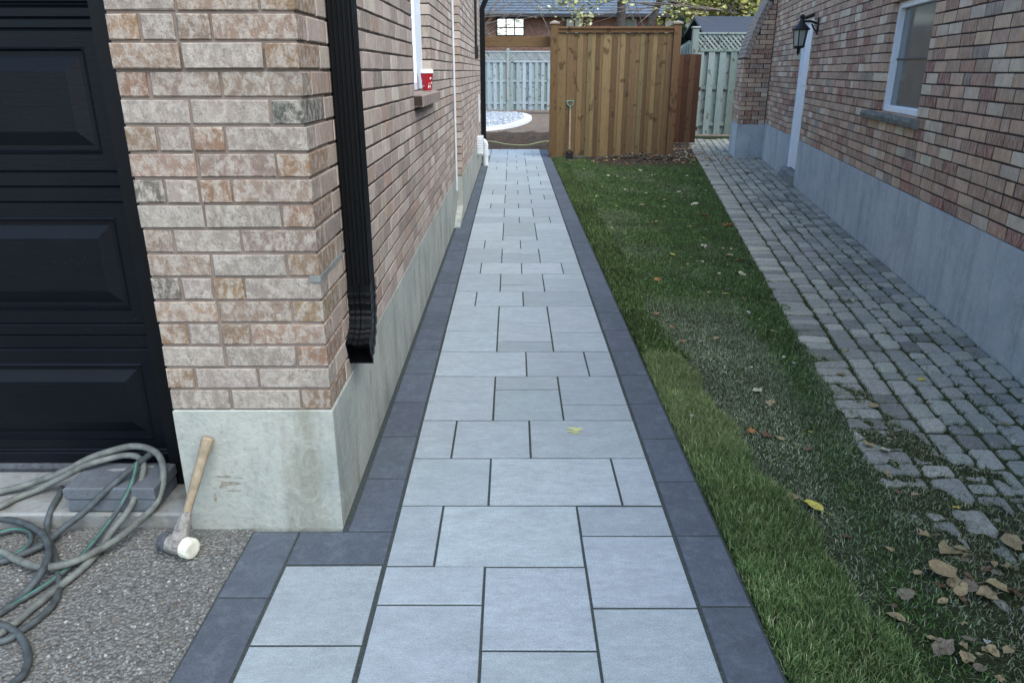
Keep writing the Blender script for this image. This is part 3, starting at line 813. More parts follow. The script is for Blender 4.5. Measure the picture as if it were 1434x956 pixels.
# window
win2 = empty('window', RP((W0 + W1) / 2, -.08, WZ0), house2)
fr = MB(); fw = .052
fr.box(W0, W0 + fw, -.115, -.05, WZ0, WZ1, .006, M=MR); fr.box(W1 - fw, W1, -.115, -.05, WZ0, WZ1, .006, M=MR)
fr.box(W0 + fw, W1 - fw, -.115, -.052, WZ0, WZ0 + fw, .005, M=MR); fr.box(W0 + fw, W1 - fw, -.115, -.052, WZ1 - fw, WZ1, .005, M=MR)
fr.build('frame', 'frame_white', win2)
simple('screen', srgb(96, 104, 104), .12, .8, var=.12, nscale=4, bump=.02)
b = MB(); b.box(W0 + fw, W1 - fw, -.105, -.095, WZ0 + fw, WZ1 - fw, M=MR); b.build('pane', 'screen', win2)
b = MB(); b.box(W0 + fw, W1 - fw, -.0949, -.085, 1.585, 1.6, .002, M=MR); b.build('meeting_rail', 'dark_bronze', win2)
b = MB(); pts = []
n = 26; sa, sb2 = 5.78 * KS, 7.28 * KS; V = []; F = []
for i in range(n + 1):
    s = sa + (sb2 - sa) * i / n; jf = random.uniform(-.008, .006)
    for nn, zz in ((-.11, WZ0 - .004), (.055, WZ0 - .012), (.062 + jf, WZ0 - .03), (.05 + jf, WZ0 - .066), (.03, WZ0 - .078), (-.11, WZ0 - .078)): V.append(tuple(RP(s, nn + (random.uniform(-.004, .004) if nn > 0 else 0), zz + random.uniform(-.003, .003))))
for i in range(n):
    for k in range(6): F.append((i * 6 + k, i * 6 + (k + 1) % 6, (i + 1) * 6 + (k + 1) % 6, (i + 1) * 6 + k))
F += [tuple(range(6))[::-1], tuple(n * 6 + k for k in range(6))]
place('window_sill', V, F, 'stone_sill', house2)
b = MB(); b.box(W0 - .1, W1 + .1, -.12, -.004, WZ1 + .004, WZ1 + .02, M=MR); b.build('lintel', 'dark_bronze', house2)
# door
dr = empty('door', RP((D0 + D1) / 2, -.1, DZ0), house2)
b = MB(); b.box(D0 + .002, D0 + .06, -.13, -.07, DZ0, DZ1, .005, M=MR); b.box(D1 - .075, D1 - .002, -.13, -.06, DZ0, DZ1, .005, M=MR); b.box(D0 + .06, D1 - .075, -.13, -.07, DZ1 - .06, DZ1, .005, M=MR); b.build('frame', 'frame_white', dr)
b = MB(); b.box(D0 + .06, D1 - .075, -.125, -.095, DZ0 + .01, DZ1 - .06, .004, M=MR); b.build('door_leaf', 'white_paint', dr)
for zz in (.35, 1.3):
    b = MB(); b.box(D0 + .2, D1 - .2, -.0949, -.085, zz, zz + .7, .004, M=MR); b.build('door_panel', 'white_paint', dr)
b = MB(); b.lathe(RP(D0 + .13, -.06, 1.05), [(.012, -.02), (.026, -.012), (.03, 0), (.026, .012), (.012, .02)], 10); b.build('handle', 'dark_bronze', dr)

# chimney breast
chim_s, chim_e = 14.02 * KS, 15.5
def cn(z): return float(np.interp(z, [0, 1.72, 1.9, 2.1, 2.35, 2.65, 3.4], [.47, .47, .435, .375, .29, .16, .14]))
prof = [(-.002, FTR - .03), (.464, FTR - .03)] + [(cn(z) - .006, z) for z in np.linspace(1.72, 3.02, 14)] + [(-.002, 3.02)]
V = [tuple(RP(s, n2, z)) for s in (chim_s + .006, chim_e) for n2, z in prof]; n = len(prof)
F = [tuple(range(n)), tuple(range(n, 2 * n))[::-1]] + [(i, n + i, n + (i + 1) % n, (i + 1) % n) for i in range(n)]
chim = place('chimney', V, F, 'mortar_dark', house2)
b = MB(); b.box(chim_s - .003, chim_e, -.01, .478, -.06, FTR - .03, .006, M=MR); b.build('foundation', 'parge_right', chim)
cb = Pieces()
for r in range(30):
    z0 = FTR - .03 + r * RH + .0045; z1 = z0 + RH - .009
    if z1 > 3.0: break
    nmax = min(cn(z0), cn(z1)) - (0 if z1 < 1.72 else .085); nn = 0 if r % 2 else -.12
    while nn < nmax - .02:
        q = min(nn + .245, nmax); p = max(nn, .004)
        if q - p > .03: rbrick(cb, OR + UR * chim_s, NR, -UR, p, q if q < nmax else q + .0045, z0, z1, -.04)
        nn += .245
    if z1 < 1.72:
        s = chim_s + (.1 if r % 2 else .225)
        rbrick(cb, OR + NR * .47, UR, NR, chim_s + .0001, s, z0, z1, -.04, 1)
        while s < chim_e:
            rbrick(cb, OR + NR * .47, UR, NR, s, min(s + .245, chim_e), z0, z1, -.04); s += .245
zz = np.linspace(1.72, 3.0, 19)       # brick on edge up the shoulder
for i in range(18):
    A = Vector((cn(zz[i]), zz[i])); B2 = Vector((cn(zz[i + 1]), zz[i + 1])); d = (B2 - A).normalized(); nr = Vector((d.y, -d.x))
    if nr.x < 0: nr = -nr
    for j in range(6):
        s0 = chim_s - .012 + j * .25; s1 = min(s0 + .24, chim_e)
        V = []
        for s in (s0, s1):
            for t, o2 in ((.004, -.09), ((B2 - A).length - .004, -.09), ((B2 - A).length - .004, .008), (.004, .008)):
                q = A + d * t + nr * o2; V.append(tuple(RP(s, q.x, q.y)))
        cb.add(V, [(0, 1, 2, 3), (7, 6, 5, 4), (0, 4, 5, 1), (1, 5, 6, 2), (2, 6, 7, 3), (3, 7, 4, 0)], vary(srgb(132, 120, 112), .12))
cb.finish('brick', 'brick_right', chim, 300, 'brick_field', 12)

# wall lantern by the door
ls = 10.17 * KS; ln = tag(empty('wall_lantern', RP(ls, 0, 1.95)), 'dark bronze coach lantern on the brick beside the white door', 'lantern')
b = MB(); b.box(ls - .035, ls + .035, -.002, .02, 1.93, 2.13, .006, M=MR); b.build('backplate', 'dark_bronze', ln)
b = MB(); b.tube(spline([RP(ls, .02, 2.06), RP(ls, .09, 2.085), RP(ls, .16, 2.085), RP(ls, .2, 2.08)], 5), .014, 8); b.tube(spline([RP(ls, .02, 1.97), RP(ls, .05, 2.0), RP(ls, .08, 2.06)], 5), .01, 8); b.build('arm', 'dark_bronze', ln)
lc = RP(ls, .205, 0)
b = MB(); b.lathe((lc.x, lc.y, 0), [(.012, 2.17), (.03, 2.155), (.034, 2.14), (.02, 2.12), (.03, 2.10), (.045, 2.06), (.095, 2.015), (.112, 1.995), (.108, 1.985), (.085, 1.982)], 12); b.build('cap', 'dark_bronze', ln)
b = MB(); b.lathe((lc.x, lc.y, 0), [(.086, 1.982), (.064, 1.80)], 6); b.build('glass', 'lamp_glass', ln)
b = MB()
for k in range(6):
    a = 2 * math.pi * k / 6; b.tube([(lc.x + .089 * math.cos(a), lc.y + .089 * math.sin(a), 1.984), (lc.x + .066 * math.cos(a), lc.y + .066 * math.sin(a), 1.798)], .0065, 6)
b.build('cage', 'dark_bronze', ln)
b = MB(); b.lathe((lc.x, lc.y, 0), [(.07, 1.80), (.074, 1.79), (.06, 1.775), (.025, 1.765), (.018, 1.745), (.026, 1.73), (.012, 1.705), (.003, 1.68)], 12); b.build('finial', 'dark_bronze', ln)

# ================================================================== SMALL THINGS
# coffee cup on the window sill
cy, cx = 5.44, -.588
cup = tag(empty('coffee_cup', (cx, cy, 1.372)), 'red paper coffee cup with white lid on the brick window sill', 'cup')
b = MB(); b.lathe((cx, cy, 1.3725), [(.030, 0), (.031, .004), (.043, .116), (.0435, .118)], 20); b.build('cup_body', 'cup_red', cup, smooth=False)
b = MB(); b.lathe((cx, cy, 1.3725), [(.0465, .112), (.0475, .116), (.0465, .124), (.044, .127), (.0425, .138), (.040, .139), (.038, .134), (.01, .134)], 20); b.build('lid', 'cup_white', cup)
def cup_mark(ang, zc, pts, name='printed_mark'):
    V = []
    for (a, z) in pts:
        r = .0302 + (zc + z) * .1073 + .0007; t = ang + a / r; V.append((cx + r * math.cos(t), cy + r * math.sin(t), 1.3725 + zc + z))
    place(name, V, [tuple(range(len(V)))], 'cup_white', cup)
star = lambda R1: [((R1 if k % 2 == 0 else R1 * .45) * math.sin(k * math.pi / 5), (R1 if k % 2 == 0 else R1 * .45) * math.cos(k * math.pi / 5)) for k in range(10)]
for an, zc, r1 in ((-2.75, .062, .012), (-.75, .08, .011), (-.45, .05, .010), (-2.2, .03, .006)): cup_mark(an, zc, star(r1))
for dx in (-.0085, .0055): cup_mark(-1.0, .026, [(dx, -.012), (dx + .004, -.012), (dx + .004, .012), (dx, .012)])
cup_mark(-1.0, .026, [(-.0045, -.002), (.0055, -.002), (.0055, .003), (-.0045, .003)])
cup_mark(-1.0, .046, [(-.006, -.002), (.009, -.001), (.006, .004), (-.003, .003)])

# two loose pavers stacked on the door sill
for i, (x0, x1, y0, y1, z0, lab) in enumerate(((-1.552, -1.25, 2.246, 2.422, .046, 'dark grey loose paver on the concrete sill, under another'), (-1.558, -1.243, 2.243, 2.424, .0945, 'dark grey loose paver with pale smear, upper of the stack'))):
    m = MB(); m.box(x0, x1, y0, y1, z0, z0 + .048, .006)
    V = [(v[0] + random.uniform(-.002, .002), v[1] + random.uniform(-.002, .002), v[2]) for v in m.V]
    o = place('loose_paver', V, m.F, 'border', None, [vary(srgb(96, 102, 108), .05)] * len(V)); tag(o, lab, 'paver', 'loose pavers by the garage door')
    if i == 1:
        q = [(-1.47, 2.37), (-1.44, 2.36), (-1.40, 2.365), (-1.36, 2.385), (-1.31, 2.39), (-1.31, 2.402), (-1.37, 2.40), (-1.41, 2.382), (-1.45, 2.378)]
        place('pale_smear', [(x, y, .1428) for x, y in q], [tuple(range(len(q)))], 'concrete', o)
# mallet
hd = Vector((-1.10, 2.068, .036)); ax = (G(268, 769, .036) - G(226, 757, .036)).normalized(); tp = Vector((-1.003, 2.196, .365))
ml = tag(empty('mallet', (hd.x, hd.y, 0)), 'dead blow mallet with white face leaning on the pale foundation', 'mallet')
b = MB(); b.tube([hd - ax * .034, hd - ax * .03, hd + ax * .026, hd + ax * .03], [.028, .031, .031, .028], 16); b.build('head', 'taped', ml, smooth=False)
b = MB(); b.tube([hd + ax * .0295, hd + ax * .033, hd + ax * .058, hd + ax * .064, hd + ax * .066], [.030, .034, .034, .031, .024], 18); b.build('striking_face', 'rubber_white', ml)
b = MB(); b.tube([hd - ax * .0335, hd - ax * .037, hd - ax * .058, hd - ax * .063], [.030, .034, .034, .03], 18); b.build('striking_face', 'rubber_black', ml)
dh = (tp - hd).normalized()
b = MB(); b.tube([hd + dh * .02, hd + dh * .04, hd + dh * .085, hd + dh * .115], [.03, .026, .0215, .0185], 10); b.build('collar', 'taped', ml)
b = MB(); Lh = (tp - hd).length
b.tube([hd + dh * .1, hd + dh * .16, hd + dh * Lh * .6, hd + dh * Lh * .82, hd + dh * (Lh - .02), hd + dh * (Lh - .006), hd + dh * Lh], [.0135, .0145, .0165, .0165, .0195, .0195, .014], 14); b.build('handle', 'handle_wood', ml)
# hoses
def zp(l):
    o = []
    for x, y, z in l: o.append(G(x / 2.685, 600 + y / 2.685, z))
    return o
def hose(name, label, pts, r, mat, stripe=None):
    P = spline(zp(pts), 8); b = MB(); b.tube(P, r, 10)
    o = b.build(name, mat, smooth=True); tag(o, label, 'hose', 'hoses coiled by the garage door')
    if stripe:
        b = MB(); b.tube([p + Vector((.15, -.45, .88)).normalized() * (r * .62) for p in P], r * .46, 6); s = b.build('stripe', stripe, o, smooth=True)
hose('hose', 'pale grey rubber hose forming the widest loop over the loose pavers', [(-420, 330, .02), (-250, 290, .02), (-100, 260, .04), (0, 237, .062), (120, 205, .08), (240, 160, .13), (340, 110, .175), (430, 80, .20), (500, 66, .21), (560, 75, .205), (600, 105, .195), (614, 160, .16), (608, 225, .11), (580, 290, .072), (520, 350, .045), (440, 415, .04), (360, 460, .036), (280, 498, .034), (200, 518, .034), (130, 515, .034), (60, 490, .03), (0, 460, .03), (-120, 440, .02), (-260, 520, .012), (-300, 640, .012), (-150, 770, .012), (0, 738, .012)], .0122, 'hose_grey')
hose('hose', 'grey rubber hose running from the driveway up over the loose pavers', [(-200, 830, .01), (-60, 800, .01), (40, 742, .01), (130, 668, .012), (220, 596, .012), (310, 524, .014), (370, 462, .016), (420, 385, .03), (480, 310, .075), (520, 225, .12), (540, 145, .165), (520, 108, .178), (470, 100, .178), (410, 112, .172), (330, 135, .165), (250, 175, .12), (150, 225, .07), (60, 262, .06), (0, 292, .06), (-150, 350, .03)], .0115, 'hose_grey')
hose('hose', 'slate blue hose crossing the face of the loose pavers', [(-240, 320, .02), (-100, 325, .02), (0, 338, .022), (80, 352, .03), (150, 388, .036), (183, 440, .04), (175, 500, .044), (140, 562, .03), (80, 628, .012), (0, 692, .011), (-140, 760, .011), (-280, 700, .011), (-260, 560, .011), (-100, 515, .011), (0, 500, .011), (80, 474, .014), (170, 430, .02), (240, 372, .034), (320, 310, .075), (400, 232, .135), (480, 162, .175), (560, 100, .185), (585, 84, .182)], .0115, 'hose_dark')
hose('hose', 'dark hose tucked behind the pavers and trailing across the aggregate', [(20, 1010, .01), (50, 956, .01), (85, 925, .01), (106, 870, .01), (95, 812, .01), (60, 764, .012), (0, 738, .022), (-120, 742, .02), (-160, 790, .012), (0, 800, .01), (90, 752, .01), (170, 692, .01), (210, 642, .01), (222, 585, .01), (212, 500, .011), (190, 430, .012), (177, 372, .014), (190, 310, .05), (222, 250, .058), (232, 222, .058)], .0105, 'hose_dark')
hose('hose', 'thin hose with a bright green stripe', [(515, 128, .19), (498, 200, .15), (462, 276, .11), (410, 352, .05), (340, 442, .024), (260, 522, .012), (180, 582, .010), (100, 632, .010), (0, 690, .010), (-120, 720, .01), (-220, 600, .01), (-110, 425, .012), (0, 392, .014), (60, 379, .016), (108, 390, .018), (116, 422, .018), (80, 460, .016), (20, 482, .014), (-60, 492, .012)], .0085, 'hose_dark', 'hose_green')

# ================================================================== FENCES
WD = [(4, srgb(122, 102, 72)), (3, srgb(110, 91, 64)), (3, srgb(134, 114, 80)), (1.5, srgb(100, 81, 58)), (1.5, srgb(118, 105, 75)), (1, srgb(114, 93, 65))]
FY = 14.1
fence = tag(empty('privacy_fence', (1.8, FY, 0)), 'new brown cedar privacy fence panel at the end of the lawn', 'fence')
for x0 in (.682, 2.835):
    b = MB(); b.box(x0, x0 + .13, FY - .065, FY + .065, -.07, 2.27, .006, vary(srgb(110, 87, 60), .1)); p = b.build('post', 'wood', fence, True)
    b = MB(); c0 = x0 + .065
    b.add([(c0 - .085, FY - .085, 2.27), (c0 + .085, FY - .085, 2.27), (c0 + .085, FY + .085, 2.27), (c0 - .085, FY + .085, 2.27), (c0 - .085, FY - .085, 2.295), (c0 + .085, FY - .085, 2.295), (c0 + .085, FY + .085, 2.295), (c0 - .085, FY + .085, 2.295), (c0, FY, 2.33)], [(3, 2, 1, 0), (0, 1, 5, 4), (1, 2, 6, 5), (2, 3, 7, 6), (3, 0, 4, 7), (4, 5, 8), (5, 6, 8), (6, 7, 8), (7, 4, 8)], srgb(150, 140, 124)[:3]); b.build('post_cap', 'wood', p, True)
b = MB(); b.box(.8125, 2.8345, FY - .07, FY + .05, 2.19, 2.225, .004, vary(srgb(104, 80, 56))); b.build('top_rail', 'wood_h', fence, True)
b = MB(); b.box(.8125, 2.8345, FY - .045, FY - .025, 2.13, 2.1895, .003, vary(srgb(104, 80, 54))); b.build('rail', 'wood_h', fence, True)
for zz in (.35, 1.15):
    b = MB(); b.box(.8125, 2.8345, FY + .021, FY + .06, zz, zz + .085, .003, vary(srgb(112, 84, 56))); b.build('rail', 'wood_h', fence, True)
x = .815; k = 0
while x < 2.82:
    wv = random.choice((.085, .1, .12)) if k % 2 == 0 else random.choice((.045, .06, .08)); x1 = min(x + wv, 2.832)
    f0 = FY - .014 if k % 2 == 0 else FY - .003
    b = MB(); b.box(x + .0015 - (0 if k % 2 == 0 else .012), x1 - .0015 + (0 if k % 2 == 0 else .012), f0 + random.uniform(-.002, .002), f0 + .019, .015 + random.uniform(-.012, .012), 2.128 if k % 2 == 0 else 2.12, .003, vary(pick(WD), .07, .02)); b.build('plank', 'wood', fence, True)
    x = x1; k += 1
gate = tag(empty('gate_frame', (.0, 14.3, 0)), 'brown timber beam and slim post spanning the gap to the house', 'gate frame')
b = MB(); b.box(-.53, .681, 14.28, 14.33, 1.9, 2.075, .004, vary(srgb(108, 84, 58))); b.build('beam', 'wood_h', gate, True)
b = MB(); b.box(-.53, -.485, 14.22, 14.31 - .031, -.07, 2.075, .004, vary(srgb(106, 84, 58))); b.build('post', 'wood', gate, True)
def board_fence(root, A, B, h, cols, z0=.06, lat=None, pitch=.135, wide=.14, mat='wood', alt=True, rails=(.3, 1.1)):
    A = Vector((A[0], A[1], 0)); B = Vector((B[0], B[1], 0)); L = (B - A).length; U = (B - A) / L; N = Vector((U.y, -U.x, 0))
    M = Matrix(((U.x, N.x, 0, A.x), (U.y, N.y, 0, A.y), (0, 0, 1, 0), (0, 0, 0, 1)))
    bt = lat[0] if lat else h
    for zz in rails:
        b = MB(); b.box(0, L, -.045, -.002, zz, zz + .08, 0, vary(pick(cols)), M); b.build('rail', mat, root, True)
    k = 0; s = .02
    while s < L - .05:
        f = .0 if (k % 2 == 0 or not alt) else -.065
        b = MB(); b.box(s, min(s + wide, L), f, f + .018, z0, bt + random.uniform(-.01, .01), 0, vary(pick(cols), .12), M); b.build('board', mat, root, True); s += pitch; k += 1
    if lat:
        b = MB(); b.box(0, L, -.03, .03, lat[0] - .045, lat[0] + .012, .003, vary(pick(cols)), M); b.build('rail', mat, root, True)
        b = MB(); b.box(0, L, -.045, .045, lat[1], lat[1] + .04, .003, vary(pick(cols)), M); b.build('top_rail', mat, root, True)
        b = MB(); hh = lat[1] - lat[0] - .012; s = -hh
        while s < L:
            for sg, yy in ((1, 0), (-1, .011)):
                a0, a1 = (s, s + hh) if sg == 1 else (s + hh, s)
                t0, t1 = 0.0, 1.0
                lo, hi = min(a0, a1), max(a0, a1)
                if lo < 0: 
                    if sg == 1: t0 = -a0 / hh
                    else: t1 = a0 / hh
                if hi > L:
                    if sg == 1: t1 = (L - a0) / hh
                    else: t0 = (a0 - L) / hh
                if t1 - t0 < .1: continue
                p0 = (a0 + (a1 - a0) * t0, lat[0] + .012 + hh * t0); p1 = (a0 + (a1 - a0) * t1, lat[0] + .012 + hh * t1); wl = .027
                V = [M @ Vector((p[0] + d, y2, p[1])) for y2 in (yy, yy + .009) for p, d in ((p0, -wl), (p0, wl), (p1, wl), (p1, -wl))]
                b.add(V, [(0, 1, 2, 3), (7, 6, 5, 4), (0, 4, 5, 1), (1, 5, 6, 2), (2, 6, 7, 3), (3, 7, 4, 0)], vary(pick(cols)))
            s += .105
        b.build('lattice', mat, root, True)
GW = [(3, srgb(134, 148, 142)), (3, srgb(118, 132, 126)), (2, srgb(150, 160, 154)), (1, srgb(104, 116, 104))]
RW = [(3, srgb(96, 66, 46)), (2, srgb(84, 57, 42)), (1, srgb(104, 78, 56))]
f2 = tag(empty('board_fence', (3.5, 16.5, 0)), 'low reddish brown board fence behind the new panel', 'fence')
board_fence(f2, (2.85, 16.5), (3.97, 16.5), 1.82, RW, .05, None, .118, .115, alt=False)
f3 = tag(empty('lattice_fence', (5.1, 18, 0)), 'weathered grey fence with lattice top beside the brick chimney', 'fence')
board_fence(f3, (4.18, 18.0), (6.8, 18.0), 2.3, GW, .1, (1.95, 2.27), .125, .14)
b = MB(); b.box(4.05, 4.18, 17.93, 18.07, -.05, 2.39, .006, vary(srgb(128, 138, 130))); p = b.build('post', 'wood', f3, True)
b = MB(); b.box(4.03, 4.2, 17.91, 18.09, 2.39, 2.43, .01, srgb(150, 158, 152)[:3]); b.build('post_cap', 'wood', p, True)
f4 = tag(empty('board_fence', (4.8, 22, 0)), 'grey board fence receding behind the lattice fence post', 'fence')
board_fence(f4, (4.1, 18.2), (5.4, 26), 2.15, GW, .05, None, .15, .14, rails=(.4, 1.7))
f5 = tag(empty('lattice_fence', (.3, 30, 0)), 'pale grey picket fence with lattice top across the back yard', 'fence')
for px in (-3.2, -.2, 2.8):
    b = MB(); b.box(px, px + .11, 29.94, 30.06, -.08, 2.3, .004, vary(srgb(138, 150, 146))); b.build('post', 'wood', f5, True)
for a0, a1 in ((-3.09, -.2), (-.09, 2.8)):
    board_fence(f5, (a0, 30), (a1, 30), 2.2, [(3, srgb(152, 166, 166)), (2, srgb(138, 152, 150)), (1, srgb(166, 178, 178))], .08, (1.84, 2.16), .118, .125)

# spade leaning on the fence
sx = 1.045; spd = tag(empty('spade', (sx, 13.9, 0)), 'spade with green grip leaning on the new fence', 'spade')
t0, t1 = Vector((sx, 13.9, .1)), Vector((sx + .005, 14.055, .84)); dd = (t1 - t0).normalized()
b = MB(); b.tube([t0, t1], .017, 10); b.build('shaft', 'handle_wood', spd)
simple('grip_green', srgb(92, 118, 104), .6, .3, var=.1)
b = MB(); b.tube([t1 + dd * .0, t1 + dd * .05, t1 + dd * .09 + VX * -.05, t1 + dd * .15 + VX * -.058], .013, 8); b.tube([t1 + dd * .05, t1 + dd * .09 + VX * .05, t1 + dd * .15 + VX * .058], .013, 8); b.tube([t1 + dd * .15 - VX * .068, t1 + dd * .15 + VX * .068], .014, 8); b.build('grip', 'grip_green', spd)
b = MB(); b.prism([(sx - .07, .12), (sx - .065, -.04), (sx, -.09), (sx + .065, -.04), (sx + .07, .12), (sx + .02, .13), (sx, .17), (sx - .02, .13)], 'y', 13.888, 13.893); b.build('blade', 'dark_bronze', spd)

# ================================================================== BACK YARD
def terrain(name, x0, x1, y0, y1, nx, ny, fn, mat):
    X, Y = np.meshgrid(np.linspace(x0, x1, nx), np.linspace(y0, y1, ny)); Z = fn(X, Y)
    V = np.stack([X, Y, Z], -1).reshape(-1, 3); i = np.arange(nx * ny).reshape(ny, nx)
    F = np.stack([i[:-1, :-1], i[:-1, 1:], i[1:, 1:], i[1:, :-1]], -1).reshape(-1, 4)
    o = place(name, V, F, mat, smooth=True); o['kind'] = 'structure'; return o
def mound(X, Y):
    m = np.exp(-((Y - 17.4) / .9) ** 2) * (.12 + .10 * nz2(X, Y, 2.5) + .07 * nz2(X, Y, 7)) + np.exp(-((Y - 19) / .8) ** 2) * (.07 + .08 * nz2(X, Y, 3.5))
    ed = np.clip(np.minimum(Y - 15.62, 20.8 - Y) / .3, 0, 1); return -.075 + ed * np.clip(.03 + m + .015 * nz2(X, Y, 23), 0, .5)
terrain('soil_mounds', -3, 3.5, 15.62, 20.8, 110, 130, mound, 'soil')
def heap(X, Y):
    d = np.exp(-(((X - 2.3) / .8) ** 2 + ((Y - 13.6) / .42) ** 2)); return -.05 + d * .12 + d * .02 * nz2(X, Y, 11)
terrain('soil_heap', 1.3, 3.35, 12.75, 14.4, 60, 50, heap, 'soil')
# soil and leaves in the gap behind the panel
sheet('yard_strip', 3.0, 4.2, 14.0, 18.5, -.02, 'soil')
bed_o = tag(empty('garden_bed', (-.7, 25.5, 0)), 'pale pebble garden bed with curved white edging in the yard', 'garden bed')
cv = spline([(-3.2, 21.0, .03), (-1.6, 21.2, .03), (-.7, 21.4, .03), (.05, 23.0, .03), (.5, 25.6, .03), (.52, 27.4, .03), (.3, 28.8, .03), (-.3, 29.3, .03), (-1.4, 29.4, .03), (-3.2, 29.4, .03)], 8)
b = MB(); V = []
for i, p in enumerate(cv):
    t_ = (cv[min(i + 1, len(cv) - 1)] - cv[max(i - 1, 0)]).normalized(); n_ = Vector((t_.y, -t_.x, 0))
    V += [tuple(p + n_ * a_ + VZ * (z_ - p.z)) for a_, z_ in ((.13, -.06), (.12, .035), (-.12, .035), (-.13, -.06))]
b.add(V, [(4 * i + k, 4 * i + (k + 1) % 4, 4 * i + 4 + (k + 1) % 4, 4 * i + 4 + k) for i in range(len(cv) - 1) for k in range(4)]); b.build('edging', 'white_edging', bed_o)
cen = Vector((-1.2, 25.4, 0)); b = MB()
b.add([tuple(Vector((p.x, p.y, -.005))) for p in cv], [tuple(range(len(cv)))]); b.build('bed_soil', 'concrete', bed_o)
st = MB()
from mathutils.geometry import intersect_point_tri_2d
poly = [(p.x, p.y) for p in cv]
def inside(x, y):
    r = False
    for i in range(len(poly)):
        (xa, ya), (xb, yb) = poly[i], poly[i - 1]
        if (ya > y) != (yb > y) and x < (xb - xa) * (y - ya) / (yb - ya) + xa: r = not r
    return r
for i in range(1500):
    x = random.uniform(-1.8, .5); y = random.uniform(21.3, 29.2)
    if not inside(x + .13, y) or not inside(x, y - .1): continue
    r = random.uniform(.05, .11); a = random.uniform(0, 3)
    V = [(x + r * math.cos(a + k * 1.257) * random.uniform(.7, 1.2), y + r * math.sin(a + k * 1.257), 0) for k in range(5)] + [(x + r * .5 * math.cos(a + k * 1.257), y + r * .5 * math.sin(a + k * 1.257), r * random.uniform(.5, .9)) for k in range(5)]
    st.add(V, [(k, (k + 1) % 5, 5 + (k + 1) % 5, 5 + k) for k in range(5)] + [(5, 6, 7, 8, 9)], vary(pick([(4, srgb(186, 194, 198)), (2, srgb(158, 168, 176)), (2, srgb(206, 210, 210))])))
o = st.build('pebbles', 'pebble', bed_o, True); o['kind'] = 'stuff'
b = MB(); P = spline([(-1.2, 16.35, .06), (-.5, 16.2, .1), (-.1, 15.95, .06), (.3, 15.9, .05), (.7, 16.2, .1), (1.3, 16.6, .06)], 8); b.tube(P, .014, 8)
simple('hose_yellow', srgb(138, 146, 104), .6, .3, var=.15)
tag(b.build('garden_hose', 'hose_yellow', smooth=True), 'thin yellow green hose lying across the soil past the path', 'hose')

# neighbour's bungalow behind the yard
nh = tag(empty('bungalow', (3, 42, 0)), 'brown brick bungalow with blue grey metal roof beyond the back fence', 'house')
b = MB(); b.box(-7, 14, 40.05, 48, -.1, 4.1); b.build('wall', 'far_brick', nh)
rf = MB(); rf.prism([(39.4, 4.08), (44.0, 6.3), (48.6, 4.08)], 'x', -7.5, 14.5); roof = rf.build('roof', 'roof_metal', nh)
nrm = Vector((0, -(6.3 - 4.08), 4.6)).normalized(); sl = Vector((0, 4.6, 6.3 - 4.08)).normalized(); base = Vector((0, 39.4, 4.08))
for k in range(15):
    a0 = base + sl * (k * .34) ; b = MB()
    V = []
    for x in (-7.52, 14.52):
        for t, o2 in ((0, .002), (.36, .002), (.36, .008), (0, .055)): 
            q = a0 + sl * t + nrm * o2; V.append((x, q.y, q.z))
    b.add(V, [(0, 1, 2, 3), (7, 6, 5, 4), (0, 4, 5, 1), (1, 5, 6, 2), (2, 6, 7, 3), (3, 7, 4, 0)]); b.build('roof_panel', 'roof_metal', roof)
b = MB(); b.box(-7.5, 14.5, 39.3, 39.42, 3.95, 4.1, .01); b.build('gutter', 'dark_bronze', nh)
def far_window(x0, x1, z0, z1, nxp, nzp, lit):
    wn = empty('window', ((x0 + x1) / 2, 40, z0), nh)
    b = MB(); fwd = .05
    b.box(x0 - fwd, x0, 39.98, 40.06, z0 - fwd, z1 + fwd); b.box(x1, x1 + fwd, 39.98, 40.06, z0 - fwd, z1 + fwd); b.box(x0, x1, 39.982, 40.06, z1, z1 + fwd); b.box(x0, x1, 39.982, 40.06, z0 - fwd, z0)
    for i in range(1, nxp): xx = x0 + (x1 - x0) * i / nxp; b.box(xx - .03, xx + .03, 39.983, 40.06, z0, z1)
    for i in range(1, nzp): zz = z0 + (z1 - z0) * .45; b.box(x0, x1, 39.986, 40.06, zz - .025, zz + .025)
    b.build('frame', 'dark_bronze', wn)
    for i in range(nxp):
        for j in range(nzp):
            xa = x0 + (x1 - x0) * i / nxp; xb = x0 + (x1 - x0) * (i + 1) / nxp; zm = z0 + (z1 - z0) * .45
            za, zb = (z0, zm) if j == 0 and nzp > 1 else (zm if nzp > 1 else z0, z1)
            b = MB(); b.add([(xa, 40.03, za), (xb, 40.03, za), (xb, 40.03, zb), (xa, 40.03, zb)], [(0, 1, 2, 3)]); b.build('pane', 'glass_reflect' if lit else 'screen', wn)
far_window(-.72, .56, 3.18, 3.93, 3, 2, True)
far_window(2.7, 3.5, 3.1, 3.95, 2, 1, False); far_window(5.6, 6.2, 3.1, 3.95, 1, 1, False); far_window(7.6, 8.9, 3.1, 3.95, 2, 1, False)

# shed with dark metal roof
sh = tag(empty('shed', (6.4, 23, 0)), 'small shed with slate blue metal roof behind the lattice fence', 'shed')
b = MB(); b.box(5.25, 8.4, 21.7, 24.2, -.07, 2.35); b.build('wall', 'dark_bronze', sh)
b = MB(); b.prism([(21.4, 2.38), (22.9, 2.95), (24.5, 2.38), (24.5, 2.33), (22.9, 2.88), (21.4, 2.33)], 'x', 5.16, 8.6); b.build('roof', 'shed_roof', sh)

